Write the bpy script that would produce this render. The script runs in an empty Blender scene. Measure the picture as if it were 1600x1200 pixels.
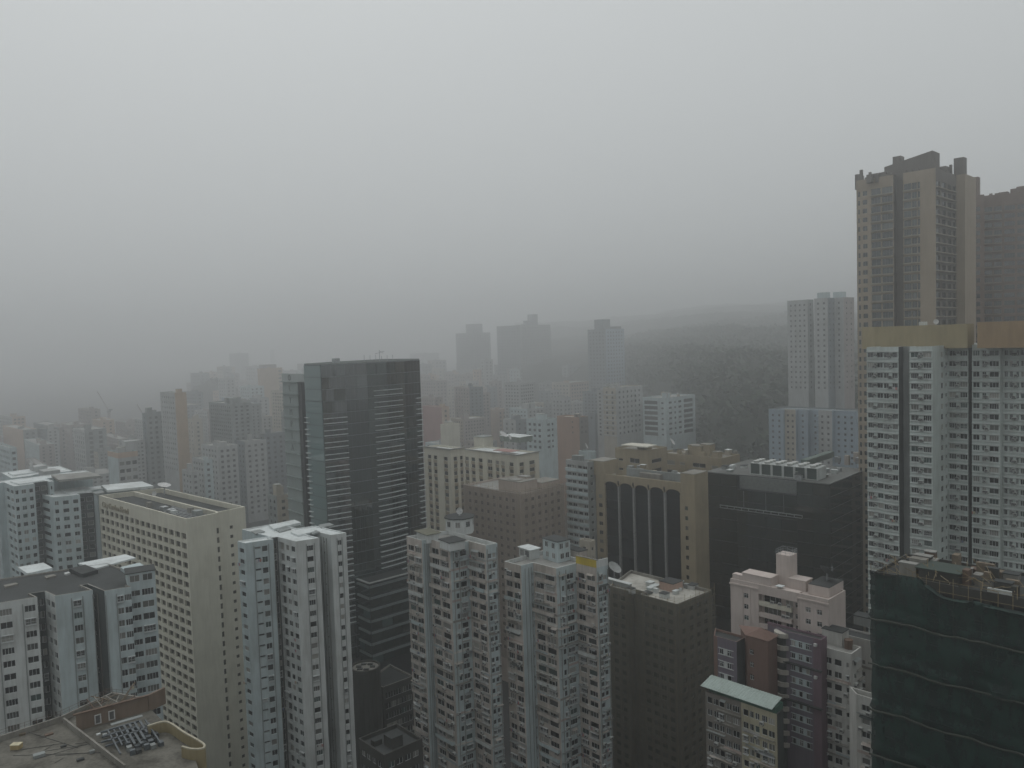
import bpy, math, random
from mathutils import Vector
from mathutils.bvhtree import BVHTree

random.seed(11)
sc = bpy.context.scene
col = sc.collection
R = math.radians

# ------------------------------------------------------------------ camera
F, PITCH, ROLL, CZ = 1240.0, R(3.2), R(1.85), 130.0     # focal length in 1600-px units, eye height 130 m
FW = Vector((0, math.cos(PITCH), -math.sin(PITCH)))
_u = Vector((0, math.sin(PITCH), math.cos(PITCH)))
_r = Vector((1, 0, 0))
RT = _r * math.cos(ROLL) - _u * math.sin(ROLL)
UP = _r * math.sin(ROLL) + _u * math.cos(ROLL)
EYE = Vector((0, 0, CZ))
cam = bpy.data.cameras.new('camera')
cam.sensor_width = 36.0
cam.lens = F / 1600 * 36
cam.clip_start = 0.5
cam.clip_end = 20000
camo = bpy.data.objects.new('camera', cam)
col.objects.link(camo)
from mathutils import Matrix
camo.matrix_world = Matrix(((RT.x, UP.x, -FW.x, 0), (RT.y, UP.y, -FW.y, 0), (RT.z, UP.z, -FW.z, CZ), (0, 0, 0, 1)))
sc.camera = camo

# ------------------------------------------------------------------ sky, sun, exposure
SUN_EL, SUN_AZ = R(58), R(-25)
w = bpy.data.worlds.new('World')
sc.world = w
w.use_nodes = True
nt = w.node_tree
nt.nodes.clear()
n_out = nt.nodes.new('ShaderNodeOutputWorld')
n_bg = nt.nodes.new('ShaderNodeBackground')
n_sky = nt.nodes.new('ShaderNodeTexSky')
n_sky.sky_type = 'NISHITA'
n_sky.sun_disc = False
n_sky.sun_elevation = SUN_EL
n_sky.sun_rotation = SUN_AZ
n_sky.dust_density = 6
n_hsv = nt.nodes.new('ShaderNodeHueSaturation')
n_hsv.inputs['Saturation'].default_value = 0.08
n_tc = nt.nodes.new('ShaderNodeTexCoord')
n_sep = nt.nodes.new('ShaderNodeSeparateXYZ')
n_ramp = nt.nodes.new('ShaderNodeValToRGB')            # cloud sky, a little brighter overhead than at the horizon
n_ramp.color_ramp.elements[0].position = 0.0
n_ramp.color_ramp.elements[0].color = (0.590, 0.622, 0.630, 1)
n_ramp.color_ramp.elements[1].position = 1.0
n_ramp.color_ramp.elements[1].color = (1.07, 1.115, 1.125, 1)
n_mul = nt.nodes.new('ShaderNodeVectorMath')
n_mul.operation = 'SCALE'
n_mul.inputs['Scale'].default_value = 10.0
n_mix = nt.nodes.new('ShaderNodeMix')
n_mix.data_type = 'RGBA'
n_mix.inputs['Factor'].default_value = 0.88
nt.links.new(n_sky.outputs[0], n_hsv.inputs['Color'])
nt.links.new(n_tc.outputs['Generated'], n_sep.inputs[0])
nt.links.new(n_sep.outputs['Z'], n_ramp.inputs[0])
nt.links.new(n_ramp.outputs[0], n_mul.inputs[0])
nt.links.new(n_hsv.outputs[0], n_mix.inputs['A'])
nt.links.new(n_mul.outputs[0], n_mix.inputs['B'])
nt.links.new(n_mix.outputs['Result'], n_bg.inputs[0])
n_bg.inputs[1].default_value = 0.074
nt.links.new(n_bg.outputs[0], n_out.inputs[0])

sd = bpy.data.lights.new('sun', 'SUN')
sd.energy = 0.5
sd.angle = R(50)
sd.color = (1.0, 0.985, 0.96)
so = bpy.data.objects.new('sun', sd)
so.rotation_euler = Vector((math.sin(SUN_AZ) * math.cos(SUN_EL), math.cos(SUN_AZ) * math.cos(SUN_EL), math.sin(SUN_EL))).to_track_quat('Z', 'Y').to_euler()
col.objects.link(so)

sc.view_settings.view_transform = 'Standard'
sc.view_settings.look = 'None'
sc.view_settings.exposure = 0.0
sc.view_settings.gamma = 1.0
sc.view_settings.use_curve_mapping = False
sc.render.engine = 'CYCLES'
cy = sc.cycles
cy.use_denoising = True
cy.max_bounces = 6
cy.diffuse_bounces = 3
cy.glossy_bounces = 2
cy.transmission_bounces = 2
cy.volume_bounces = 2
cy.transparent_max_bounces = 8
cy.caustics_reflective = False
cy.caustics_refractive = False
HAZE_DENSITY = 0.0009

# ------------------------------------------------------------------ measuring helpers (a view ray meets a height or a distance)
def ray(px, py):
    return FW + RT * ((px - 800) / F) + UP * ((600 - py) / F)
def at_height(px, py, z):
    d = ray(px, py)
    t = (z - CZ) / d.z
    return Vector((d.x * t, d.y * t))
def at_dist(px, py, dist):
    d = ray(px, py)
    t = dist / d.y
    return Vector((d.x * t, dist, CZ + d.z * t))
def project(p):
    v = Vector(p) - EYE
    k = v.dot(FW)
    if k < 1:
        return -9999, -9999
    return 800 + F * v.dot(RT) / k, 600 - F * v.dot(UP) / k
def deep(d):
    """the far city spreads out: distances beyond 350 m stretch"""
    return d if d < 350 else 350 + (d - 350) * 2.6 + max(0, d - 600) * 1.5
def run_to(p, ax, z, px):
    v = Vector((p.x, p.y, z)) - EYE
    k = (px - 800) / F
    a3 = Vector((ax.x, ax.y, 0))
    return (k * v.dot(FW) - v.dot(RT)) / (a3.dot(RT) - k * a3.dot(FW))
def outline(C, dist, ang, back='', fwd='', bang=None):
    """footprint on a street grid: from the near corner walk the two grid axes, a (right, away) and b (left, away)"""
    P = at_dist(C[0], C[1], dist)
    z = P.z
    a = Vector((math.cos(R(ang)), math.sin(R(ang))))
    bang = ang + 90 if bang is None else bang
    b = Vector((math.cos(R(bang)), math.sin(R(bang))))
    det = a.x * b.y - a.y * b.x
    def st(q):
        v = q - P.xy
        return (v.x * b.y - v.y * b.x) / det, (a.x * v.y - a.y * v.x) / det
    def steps(cmds):
        cur = P.xy.copy()
        out = []
        for c in cmds.split():
            if c[0] == 'T':
                t = at_height(*[float(q) for q in c[1:].split(',')], z)
                cur = cur + a * (st(t)[0] - st(cur)[0])
                out.append(cur.copy())
                cur = t
            else:
                ax = a if c[0] == 'a' else b
                if c[1] == '@':
                    ln = run_to(cur, ax, z, float(c[2:]))
                elif c[1] == '=':
                    ln = float(c[2:]) - st(cur)[0 if c[0] == 'a' else 1]
                else:
                    ln = float(c[1:])
                cur = cur + ax * ln
            out.append(cur.copy())
        return out
    return list(reversed(steps(back))) + [P.xy.copy()] + steps(fwd), z

# ------------------------------------------------------------------ materials
MATS = {}
def principled(name):
    m = bpy.data.materials.new(name)
    m.use_nodes = True
    return m, m.node_tree, m.node_tree.nodes['Principled BSDF']
def paint(name, c, stain=0.35, rough=0.85, streak=(0.55, 0.55, 0.10), dark=(0.45, 0.43, 0.40), bump=0.15, spec=0.2):
    """weathered render or paint: broad blotches and vertical rain streaks over the base colour"""
    if name in MATS:
        return MATS[name]
    m, t, p = principled(name)
    g = t.nodes.new('ShaderNodeNewGeometry')
    mp = t.nodes.new('ShaderNodeMapping')
    mp.inputs['Scale'].default_value = streak
    t.links.new(g.outputs['Position'], mp.inputs[0])
    n1 = t.nodes.new('ShaderNodeTexNoise')
    n1.inputs['Scale'].default_value = 1.0
    n1.inputs['Detail'].default_value = 6
    n1.inputs['Roughness'].default_value = 0.65
    t.links.new(mp.outputs[0], n1.inputs['Vector'])
    n2 = t.nodes.new('ShaderNodeTexNoise')
    n2.inputs['Scale'].default_value = 0.16
    n2.inputs['Detail'].default_value = 5
    t.links.new(g.outputs['Position'], n2.inputs['Vector'])
    ad = t.nodes.new('ShaderNodeMath'); ad.operation = 'ADD'
    t.links.new(n1.outputs[0], ad.inputs[0]); t.links.new(n2.outputs[0], ad.inputs[1])
    mp4 = t.nodes.new('ShaderNodeMapping'); mp4.inputs['Scale'].default_value = (streak[0] * 4.5, streak[1] * 4.5, streak[2] * 2.2)
    t.links.new(g.outputs['Position'], mp4.inputs[0])
    n4 = t.nodes.new('ShaderNodeTexNoise'); n4.inputs['Scale'].default_value = 1.0; n4.inputs['Detail'].default_value = 3
    t.links.new(mp4.outputs[0], n4.inputs['Vector'])
    ad2 = t.nodes.new('ShaderNodeMath'); ad2.operation = 'MULTIPLY_ADD'; ad2.inputs[1].default_value = 0.6
    t.links.new(n4.outputs[0], ad2.inputs[0]); t.links.new(ad.outputs[0], ad2.inputs[2])
    r = t.nodes.new('ShaderNodeMapRange')
    r.inputs['From Min'].default_value = 1.14; r.inputs['From Max'].default_value = 1.60
    r.inputs['To Min'].default_value = 0.0; r.inputs['To Max'].default_value = stain
    t.links.new(ad2.outputs[0], r.inputs[0])
    mx = t.nodes.new('ShaderNodeMix'); mx.data_type = 'RGBA'
    mx.inputs['A'].default_value = (*c, 1)
    mx.inputs['B'].default_value = (c[0] * dark[0], c[1] * dark[1], c[2] * dark[2], 1)
    t.links.new(r.outputs[0], mx.inputs['Factor'])
    t.links.new(mx.outputs['Result'], p.inputs['Base Color'])
    p.inputs['Roughness'].default_value = rough
    p.inputs['Specular IOR Level'].default_value = spec
    if bump:
        n3 = t.nodes.new('ShaderNodeTexNoise'); n3.inputs['Scale'].default_value = 2.5; n3.inputs['Detail'].default_value = 8
        t.links.new(g.outputs['Position'], n3.inputs['Vector'])
        bm = t.nodes.new('ShaderNodeBump'); bm.inputs['Strength'].default_value = bump; bm.inputs['Distance'].default_value = 0.08
        t.links.new(n3.outputs[0], bm.inputs['Height']); t.links.new(bm.outputs[0], p.inputs['Normal'])
    MATS[name] = m
    return m
def glass(name, stops, rough=0.08, island=False, spec=0.5, ior=1.5):
    """opaque window glass: what lies behind each pane (dark room, blind, curtain) varies from pane to pane"""
    if name in MATS:
        return MATS[name]
    m, t, p = principled(name)
    if island:
        g = t.nodes.new('ShaderNodeNewGeometry'); rnd = g.outputs['Random Per Island']
    else:
        g = t.nodes.new('ShaderNodeObjectInfo'); rnd = g.outputs['Random']
    rp = t.nodes.new('ShaderNodeValToRGB'); rp.color_ramp.interpolation = 'CONSTANT'
    e = rp.color_ramp.elements
    for i, (pos, c) in enumerate(stops):
        el = e[i] if i < 2 else e.new(pos)
        el.position = pos; el.color = (*c, 1)
    t.links.new(rnd, rp.inputs[0]); t.links.new(rp.outputs[0], p.inputs['Base Color'])
    p.inputs['Roughness'].default_value = rough
    p.inputs['Specular IOR Level'].default_value = spec
    p.inputs['IOR'].default_value = ior
    MATS[name] = m
    return m
def flat(name, c, rough=0.6, metal=0.0):
    if name in MATS:
        return MATS[name]
    m, t, p = principled(name)
    g = t.nodes.new('ShaderNodeNewGeometry')
    n = t.nodes.new('ShaderNodeTexNoise'); n.inputs['Scale'].default_value = 1.3; n.inputs['Detail'].default_value = 5
    t.links.new(g.outputs['Position'], n.inputs['Vector'])
    r = t.nodes.new('ShaderNodeMapRange'); r.inputs['To Min'].default_value = 0.72; r.inputs['To Max'].default_value = 1.18
    r.inputs['From Min'].default_value = 0.25; r.inputs['From Max'].default_value = 0.75
    t.links.new(n.outputs[0], r.inputs[0])
    s = t.nodes.new('ShaderNodeVectorMath'); s.operation = 'SCALE'; s.inputs[0].default_value = c
    t.links.new(r.outputs[0], s.inputs['Scale']); t.links.new(s.outputs[0], p.inputs['Base Color'])
    p.inputs['Roughness'].default_value = rough; p.inputs['Metallic'].default_value = metal
    MATS[name] = m
    return m
ROOM = [(0.0, (0.008, 0.010, 0.011)), (0.40, (0.022, 0.026, 0.027)), (0.58, (0.055, 0.06, 0.058)), (0.70, (0.12, 0.12, 0.11)), (0.80, (0.04, 0.07, 0.065)), (0.87, (0.22, 0.215, 0.20)), (0.95, (0.34, 0.33, 0.30))]
G_ROOM = glass('window_glass', ROOM)
G_FAR = glass('far_window_glass', [(0.0, (0.02, 0.022, 0.025)), (0.5, (0.05, 0.052, 0.055)), (0.8, (0.11, 0.11, 0.105))], island=True, rough=0.2)
G_HOTEL = glass('hotel_glass', [(0.0, (0.03, 0.028, 0.023)), (0.5, (0.055, 0.05, 0.04)), (0.85, (0.10, 0.09, 0.07))], rough=0.15)
FRAME_W = flat('white_aluminium', (0.55, 0.57, 0.57), 0.5)
FRAME_D = flat('dark_aluminium', (0.12, 0.12, 0.12), 0.5)
FRAME_B = flat('bronze_aluminium', (0.16, 0.14, 0.11), 0.5)
M_WHITE = paint('white_render', (0.565, 0.59, 0.58), 0.5)
M_COOL = paint('blue_white_render', (0.45, 0.52, 0.53), 0.45)
M_CREAM = paint('cream_render', (0.585, 0.565, 0.475), 0.3)
M_PINKW = paint('pinkish_render', (0.50, 0.455, 0.415), 0.7)
M_GREY = paint('grey_render', (0.27, 0.29, 0.287), 0.6)
M_DARK = paint('dirt_and_shade_render', (0.07, 0.08, 0.08), 0.6)  # in the light wells this tone holds both dirt and painted-in shade
M_CONC = paint('bare_concrete', (0.26, 0.25, 0.225), 0.7)
M_ROOFD = paint('dark_roof_felt', (0.055, 0.06, 0.06), 0.6, streak=(0.3, 0.3, 0.3))
M_ROOFW = paint('white_roof_coating', (0.64, 0.68, 0.68), 0.55, streak=(0.35, 0.35, 0.35))
M_ROOFG = paint('grey_roof_screed', (0.30, 0.30, 0.285), 0.75, streak=(0.35, 0.35, 0.35))
M_TAN = paint('tan_render', (0.36, 0.29, 0.19), 0.45)
M_AC = flat('ac_casing', (0.50, 0.51, 0.49), 0.6)
M_ACD = flat('ac_grille', (0.10, 0.10, 0.10), 0.7)
M_RUST = flat('rusty_iron', (0.13, 0.085, 0.06), 0.9)
M_STEEL = flat('galvanised_steel', (0.38, 0.40, 0.41), 0.45, 0.6)
M_DISH = flat('dish_white', (0.55, 0.55, 0.54), 0.5)
M_BAMBOO = flat('bamboo', (0.25, 0.19, 0.10), 0.8)
M_WOOD = flat('old_timber', (0.17, 0.135, 0.095), 0.9)

# ------------------------------------------------------------------ mesh helpers
class MB:
    def __init__(s):
        s.v = []; s.f = []; s.m = []
    def poly(s, pts, mi=0):
        k = len(s.v)
        s.v.extend([tuple(p) for p in pts]); s.f.append(tuple(range(k, k + len(pts)))); s.m.append(mi)
    def box(s, x0, x1, y0, y1, z0, z1, mi=0, T=None):
        P = [(x0, y0, z0), (x1, y0, z0), (x1, y1, z0), (x0, y1, z0), (x0, y0, z1), (x1, y0, z1), (x1, y1, z1), (x0, y1, z1)]
        if T:
            P = [T(p) for p in P]
        k = len(s.v)
        s.v.extend(P)
        for q in ((3, 2, 1, 0), (4, 5, 6, 7), (0, 1, 5, 4), (1, 2, 6, 5), (2, 3, 7, 6), (3, 0, 4, 7)):
            s.f.append(tuple(k + i for i in q)); s.m.append(mi)
    def prism(s, pts, z0, z1, mi=0, mtop=None, bottom=False):
        n = len(pts)
        for i in range(n):
            p, q = pts[i], pts[(i + 1) % n]
            s.poly([(p[0], p[1], z0), (q[0], q[1], z0), (q[0], q[1], z1), (p[0], p[1], z1)], mi)
        s.poly([(p[0], p[1], z1) for p in pts], mi if mtop is None else mtop)
        if bottom:
            s.poly([(p[0], p[1], z0) for p in reversed(pts)], mi)
    def rod(s, p, q, r, n=5, mi=0, r2=None):
        p, q = Vector(p), Vector(q)
        d = (q - p)
        if d.length < 1e-6:
            return
        d.normalize()
        x = d.orthogonal().normalized(); y = d.cross(x)
        r2 = r if r2 is None else r2
        k = len(s.v)
        for c, rr in ((p, r), (q, r2)):
            for i in range(n):
                t = 2 * math.pi * i / n
                s.v.append(tuple(c + x * (rr * math.cos(t)) + y * (rr * math.sin(t))))
        for i in range(n):
            j = (i + 1) % n
            s.f.append((k + i, k + j, k + n + j, k + n + i)); s.m.append(mi)
        s.f.append(tuple(k + n + i for i in range(n))); s.m.append(mi)
        s.f.append(tuple(k + n - 1 - i for i in range(n))); s.m.append(mi)
    def mesh(s, name, mats, org=(0, 0, 0)):
        me = bpy.data.meshes.new(name)
        o = org
        me.from_pydata([(a - o[0], b - o[1], c - o[2]) for a, b, c in s.v], [], s.f)
        for m in mats:
            me.materials.append(m)
        if len(mats) > 1:
            me.polygons.foreach_set('material_index', s.m)
        me.update()
        return me
    def obj(s, name, mats, parent=None, org=(0, 0, 0), kind=None, smooth=False):
        if not isinstance(mats, (list, tuple)):
            mats = [mats]
        me = s.mesh(name, mats, org)
        if smooth:
            me.polygons.foreach_set('use_smooth', [True] * len(me.polygons))
        o = bpy.data.objects.new(name, me)
        col.objects.link(o)
        if parent:
            o.parent = parent
        else:
            o.location = org
        if kind:
            o['kind'] = kind
        return o
def tag(o, label, cat, group=None, kind=None):
    o['label'] = label
    if cat:
        o['category'] = cat
    if group:
        o['group'] = group
    if kind:
        o['kind'] = kind
    return o
def inset(pts, d):
    n = len(pts); out = []
    for i in range(n):
        p, c, q = pts[i - 1], pts[i], pts[(i + 1) % n]
        e1 = (c - p).normalized(); e2 = (q - c).normalized()
        n1 = Vector((-e1.y, e1.x)); n2 = Vector((-e2.y, e2.x))
        k = 1 + n1.dot(n2)
        out.append(c + (n1 + n2) * (d / k) if k > 0.2 else c + n1 * d)
    return out

WMESH = {}
def window_mesh(wd, ht, style, gmat, fmat):
    wd = round(wd * 5) / 5 or 0.2
    ht = round(ht * 10) / 10
    key = ('w', wd, ht, style, gmat.name, fmat.name)
    if key in WMESH:
        return key
    mb = MB()
    t, y = 0.07, -0.06
    mb.poly([(0, 0, 0), (wd, 0, 0), (wd, 0, ht), (0, 0, ht)], 0)
    o = [(0, 0), (wd, 0), (wd, ht), (0, ht)]; i_ = [(t, t), (wd - t, t), (wd - t, ht - t), (t, ht - t)]
    for k in range(4):
        j = (k + 1) % 4
        mb.poly([(o[k][0], y, o[k][1]), (o[j][0], y, o[j][1]), (i_[j][0], y, i_[j][1]), (i_[k][0], y, i_[k][1])], 1)
        mb.poly([(i_[k][0], y, i_[k][1]), (i_[j][0], y, i_[j][1]), (i_[j][0], 0, i_[j][1]), (i_[k][0], 0, i_[k][1])], 1)
    bars = {'p': [], 'a': [0.5], 'b': [0.34, 0.67], 'c': [0.3], 'q': [0.25, 0.5, 0.75]}[style[0]]
    for f in bars:
        x = wd * f
        mb.box(x - t / 2, x + t / 2, y + 0.004, 0, t, ht - t, 1)
    if len(style) > 1:
        z = ht * 0.66
        mb.box(t, wd - t, y + 0.008, 0, z - t / 2, z + t / 2, 1)
    WMESH[key] = mb.mesh('window', [gmat, fmat])
    return key
def ac_mesh():
    if 'ac' not in WMESH:
        mb = MB()
        mb.box(-0.4, 0.4, -0.62, 0.0, 0, 0.55, 0)
        mb.box(-0.34, 0.34, -0.64, -0.615, 0.06, 0.49, 1)
        mb.box(-0.36, -0.31, -0.6, 0, -0.22, -0.004, 1); mb.box(0.31, 0.36, -0.6, 0, -0.22, -0.004, 1)
        WMESH['ac'] = mb.mesh('air_conditioner', [M_AC, M_ACD])
    return 'ac'
def slab_mesh(ln, dp, th, mat, slope=0.0):
    ln = round(ln * 5) / 5
    key = ('s', ln, round(dp, 2), th, mat.name, slope)
    if key not in WMESH:
        mb = MB()
        x = ln
        P = [(0, 0, 0), (x, 0, 0), (x, 0, th), (0, 0, th), (0, -dp, -slope), (x, -dp, -slope), (x, -dp, th - slope), (0, -dp, th - slope)]
        for q in ((0, 1, 2, 3), (5, 4, 7, 6), (4, 5, 1, 0), (3, 2, 6, 7), (0, 3, 7, 4), (1, 5, 6, 2)):
            mb.poly([P[i] for i in q])
        WMESH[key] = mb.mesh('ledge', [mat])
    return key

def cage_mesh(wd, ht):
    """steel window cage with a rail for drying"""
    key = ('cage', wd, ht)
    if key not in WMESH:
        mb = MB(); D_ = 0.45
        for k in range(int(wd / 0.3) + 1):
            x = min(wd - 0.02, k * 0.3); mb.box(x, x + 0.03, -D_, -D_ + 0.03, 0, ht)
        for zz in (0, ht * 0.5, ht - 0.03):
            mb.box(-0.02, wd + 0.02, -D_ - 0.01, -D_ + 0.04, zz, zz + 0.04)
        mb.box(-0.03, wd + 0.03, -D_, 0.1, -0.07, -0.004); mb.box(-0.03, wd + 0.03, -D_, 0.1, ht + 0.004, ht + 0.05)
        WMESH[key] = mb.mesh('window_cage', [FRAME_W])
    return key
LAUN = None
def laundry_mesh(k):
    global LAUN
    if LAUN is None:
        LAUN = [flat('laundry_%d' % i, c, 0.9) for i, c in enumerate(((0.5, 0.5, 0.5), (0.12, 0.16, 0.28), (0.40, 0.16, 0.14), (0.1, 0.1, 0.1), (0.45, 0.42, 0.30)))]
    key = ('laundry', k)
    if key not in WMESH:
        mb = MB(); rr = random.Random(k); x = 0.0
        mb.box(0, 1.6, -0.74, -0.71, 1.0, 1.03, 0)
        while x < 1.45:
            w_ = rr.uniform(0.2, 0.5); h_ = rr.uniform(0.4, 0.9)
            mb.box(x, min(1.58, x + w_), -0.735, -0.715, 1.0 - h_, 0.996, rr.randrange(5)); x += w_ + 0.06
        mb.box(0.1, 0.13, -0.71, 0, 1.0, 1.03, 0); mb.box(1.4, 1.43, -0.71, 0, 1.0, 1.03, 0)
        WMESH[key] = mb.mesh('laundry', LAUN)
    return key
OCC_V, OCC_F = [], []
ALL = []
class Bld:
    def __init__(s, name, label, pts, z, cat='building', group=None):
        s.pts = pts; s.z = z
        c = sum(pts, Vector((0, 0))) / len(pts)
        s.org = (c.x, c.y, 0)
        s.root = bpy.data.objects.new(name, None)
        s.root.location = s.org
        s.root.empty_display_size = 2
        col.objects.link(s.root)
        tag(s.root, label, cat, group)
        s.items = []
        s.far = MB(); s.farmats = [G_FAR]
        ALL.append(s)
    def part(s, mb, name, mats, kind=None, occ=True, smooth=False):
        if occ:
            k = len(OCC_V)
            OCC_V.extend(mb.v); OCC_F.extend([tuple(i + k for i in f) for f in mb.f])
        return mb.obj(name, mats, s.root, s.org, kind, smooth)
    def put(s, name, key, p, ang, cen=None):
        s.items.append((name, key, Vector(p), ang, Vector(cen if cen else p)))
    def walls(s, mat, specs=None, fh=2.8, top=1.2, zlo=0, z0=0, z1=None, pts=None, rec=0.22, name='wall', far=False, extra=None, default=None,
              gmat=None, fmat=None, skip=0.0, revmat=None, emats=None, lived=0.0):
        pts = pts or s.pts; z1 = s.z if z1 is None else z1
        gmat = gmat or G_ROOM; fmat = fmat or FRAME_W
        mb = MB()
        mats = [mat, revmat or mat]
        emi = {}
        for q, m in (emats or {}).items():
            if m not in mats:
                mats.append(m)
            emi[q] = mats.index(m)
        n = len(pts)
        for i in range(n):
            p0, p1 = pts[i], pts[(i + 1) % n]
            e = p1 - p0; L = e.length
            if L < 0.05:
                continue
            e = e / L; inn = Vector((-e.y, e.x)); ang = math.atan2(e.y, e.x)
            mid = (p0 + p1) / 2
            facing = (-inn).dot(Vector((0, 0)) - mid) > 0
            sp = (specs or {}).get(i, default)
            rects = []
            if sp and facing:
                if callable(sp):
                    sp = sp(L)
                k = 0
                while True:
                    zb = z1 - top - (k + 1) * fh
                    if zb < max(zlo, z0 + 0.5):
                        break
                    q = p0 + e * (L * 0.5)
                    pm = project((q.x, q.y, zb + fh / 2))
                    if pm[1] > 1290:
                        break
                    for it in sp:
                        f0, f1, sill, h, st = it[:5]
                        if random.random() < skip:
                            continue
                        rd = it[5] if len(it) > 5 else rec
                        u0 = f0 * L if f0 <= 1 else f0; u1 = f1 * L if f1 <= 1 else f1
                        wd = max(0.2, round((u1 - u0) * 5) / 5); u1 = u0 + wd
                        if u1 > L - 0.02:
                            u0 -= u1 - L + 0.02; u1 = L - 0.02
                        if u0 < 0.02:
                            continue
                        h = round(h * 10) / 10
                        cp = p0 + e * ((u0 + u1) / 2)
                        pp = project((cp.x, cp.y, zb + sill + h / 2))
                        if not (-90 < pp[0] < 1690 and pp[1] < 1270):
                            continue
                        rects.append((u0, u1, zb + sill, zb + sill + h, rd))
                        base = p0 + e * u0 + inn * rd
                        if far:
                            a3 = base; b3 = base + e * wd
                            s.far.poly([(a3.x, a3.y, zb + sill), (b3.x, b3.y, zb + sill), (b3.x, b3.y, zb + sill + h), (a3.x, a3.y, zb + sill + h)])
                        else:
                            stl = random.choice(st.split('|'))
                            key = window_mesh(wd, h, stl, gmat, fmat)
                            s.put('window', key, (base.x, base.y, zb + sill), ang, (cp.x - inn.x * 0.15, cp.y - inn.y * 0.15, zb + sill + h / 2))
                            if lived and random.random() < lived:
                                q = p0 + e * u0
                                if random.random() < 0.6:
                                    s.put('window_cage', cage_mesh(wd, h), (q.x, q.y, zb + sill), ang)
                                elif wd > 1.0:
                                    s.put('laundry', laundry_mesh(random.randrange(6)), (q.x, q.y, zb + sill - 0.6), ang)
                    if extra:
                        extra(s, i, k, p0, e, inn, ang, L, zb, fh)
                    k += 1
            s.facade(mb, p0, e, inn, L, z0, z1, rects, emi.get(i, 0), emi.get(i, 1) if not revmat else 1)
        s.part(mb, name, mats)
    def facade(s, mb, p0, e, inn, L, z0, z1, rects, mw=0, mr=1):
        def P(u, v, d=0.0):
            q = p0 + e * u + inn * d
            return (q.x, q.y, v)
        vs = sorted({z0, z1} | {round(r[2], 4) for r in rects} | {round(r[3], 4) for r in rects})
        start = vs[0]
        def key(va, vb):
            vm = (va + vb) / 2
            return tuple(sorted((r[0], r[1]) for r in rects if r[2] < vm < r[3]))
        ks = [key(vs[i], vs[i + 1]) for i in range(len(vs) - 1)]
        i = 0
        while i < len(ks):
            j = i
            while j + 1 < len(ks) and ks[j + 1] == ks[i]:
                j += 1
            va, vb = vs[i], vs[j + 1]
            # never merge across separate window rows: bands only merge when they hold the same open window
            u = 0.0
            for a_, b_ in ks[i]:
                if a_ > u + 1e-4:
                    mb.poly([P(u, va), P(a_, va), P(a_, vb), P(u, vb)], mw)
                u = max(u, b_)
            if u < L - 1e-4:
                mb.poly([P(u, va), P(L, va), P(L, vb), P(u, vb)], mw)
            i = j + 1
        for a_, b_, va, vb, d in rects:
            mb.poly([P(a_, va), P(b_, va), P(b_, va, d), P(a_, va, d)], mr)
            mb.poly([P(b_, vb), P(a_, vb), P(a_, vb, d), P(b_, vb, d)], mr)
            mb.poly([P(a_, vb), P(a_, va), P(a_, va, d), P(a_, vb, d)], mr)
            mb.poly([P(b_, va), P(b_, vb), P(b_, vb, d), P(b_, va, d)], mr)
    def roof(s, mat, ph=1.0, th=0.25, wallmat=None, pts=None, z=None, name='roof'):
        pts = pts or s.pts; z = s.z if z is None else z
        ins = inset(pts, th)
        mb = MB()
        n = len(pts)
        for i in range(n):
            j = (i + 1) % n
            mb.poly([(*pts[i], z), (*pts[j], z), (*ins[j], z), (*ins[i], z)], 1)
            mb.poly([(*ins[i], z), (*ins[j], z), (*ins[j], z - ph), (*ins[i], z - ph)], 1)
        mb.poly([(*p, z - ph) for p in ins], 0)
        return s.part(mb, name, [mat, wallmat or mat])
    def block(s, name, C, ang, wd, dp, h, wallmat, roofmat=None, zb=None, over=0.0, parent=None, ph=0.0):
        """a box on the roof: near corner C in world xy"""
        zb = s.z - 1.0 if zb is None else zb
        a = Vector((math.cos(R(ang)), math.sin(R(ang)))); b = Vector((-a.y, a.x))
        P = [C, C + a * wd, C + a * wd + b * dp, C + b * dp]
        mb = MB(); mb.prism(P, zb, zb + h, 0)
        o = s.part(mb, name, [wallmat])
        if roofmat:
            mb = MB(); Q = inset(P, -over); mb.prism(Q, zb + h + 0.004, zb + h + 0.18, 0, bottom=True)
            rf = s.part(mb, name + '_roof', [roofmat])
            rf.parent = o                         # the cover belongs to the hut
        return P
    def pipes(s, i, fr, z0, z1, mat, r=0.09):
        p0, p1 = s.pts[i], s.pts[(i + 1) % len(s.pts)]
        e = (p1 - p0).normalized(); nn = Vector((e.y, -e.x))
        for f in fr:
            q = p0.lerp(p1, f) + nn * (r + 0.03)
            mb = MB(); mb.rod((q.x, q.y, z0), (q.x, q.y, z1), r, 5)
            s.part(mb, 'drain_pipe', [mat], occ=False)
    def patch(s, name, px4, z, h, mat):
        """a low flat raised piece of roof, its four corners given"""
        mb = MB(); mb.prism([at_height(x, y, z + h) for x, y in px4], z, z + h)
        return s.part(mb, name, [mat])
    def roofpt(s, px, py, z=None):
        return at_height(px, py, s.z - 1.0 if z is None else z)

# ================================================================== the setting
gm = paint('asphalt', (0.05, 0.05, 0.05), 0.5, streak=(0.1, 0.1, 0.1))
mb = MB()
mb.poly([(-5000, -400, 0), (5000, -400, 0), (5000, 6500, 0), (-5000, 6500, 0)])
mb.obj('ground', gm, kind='structure')

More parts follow.
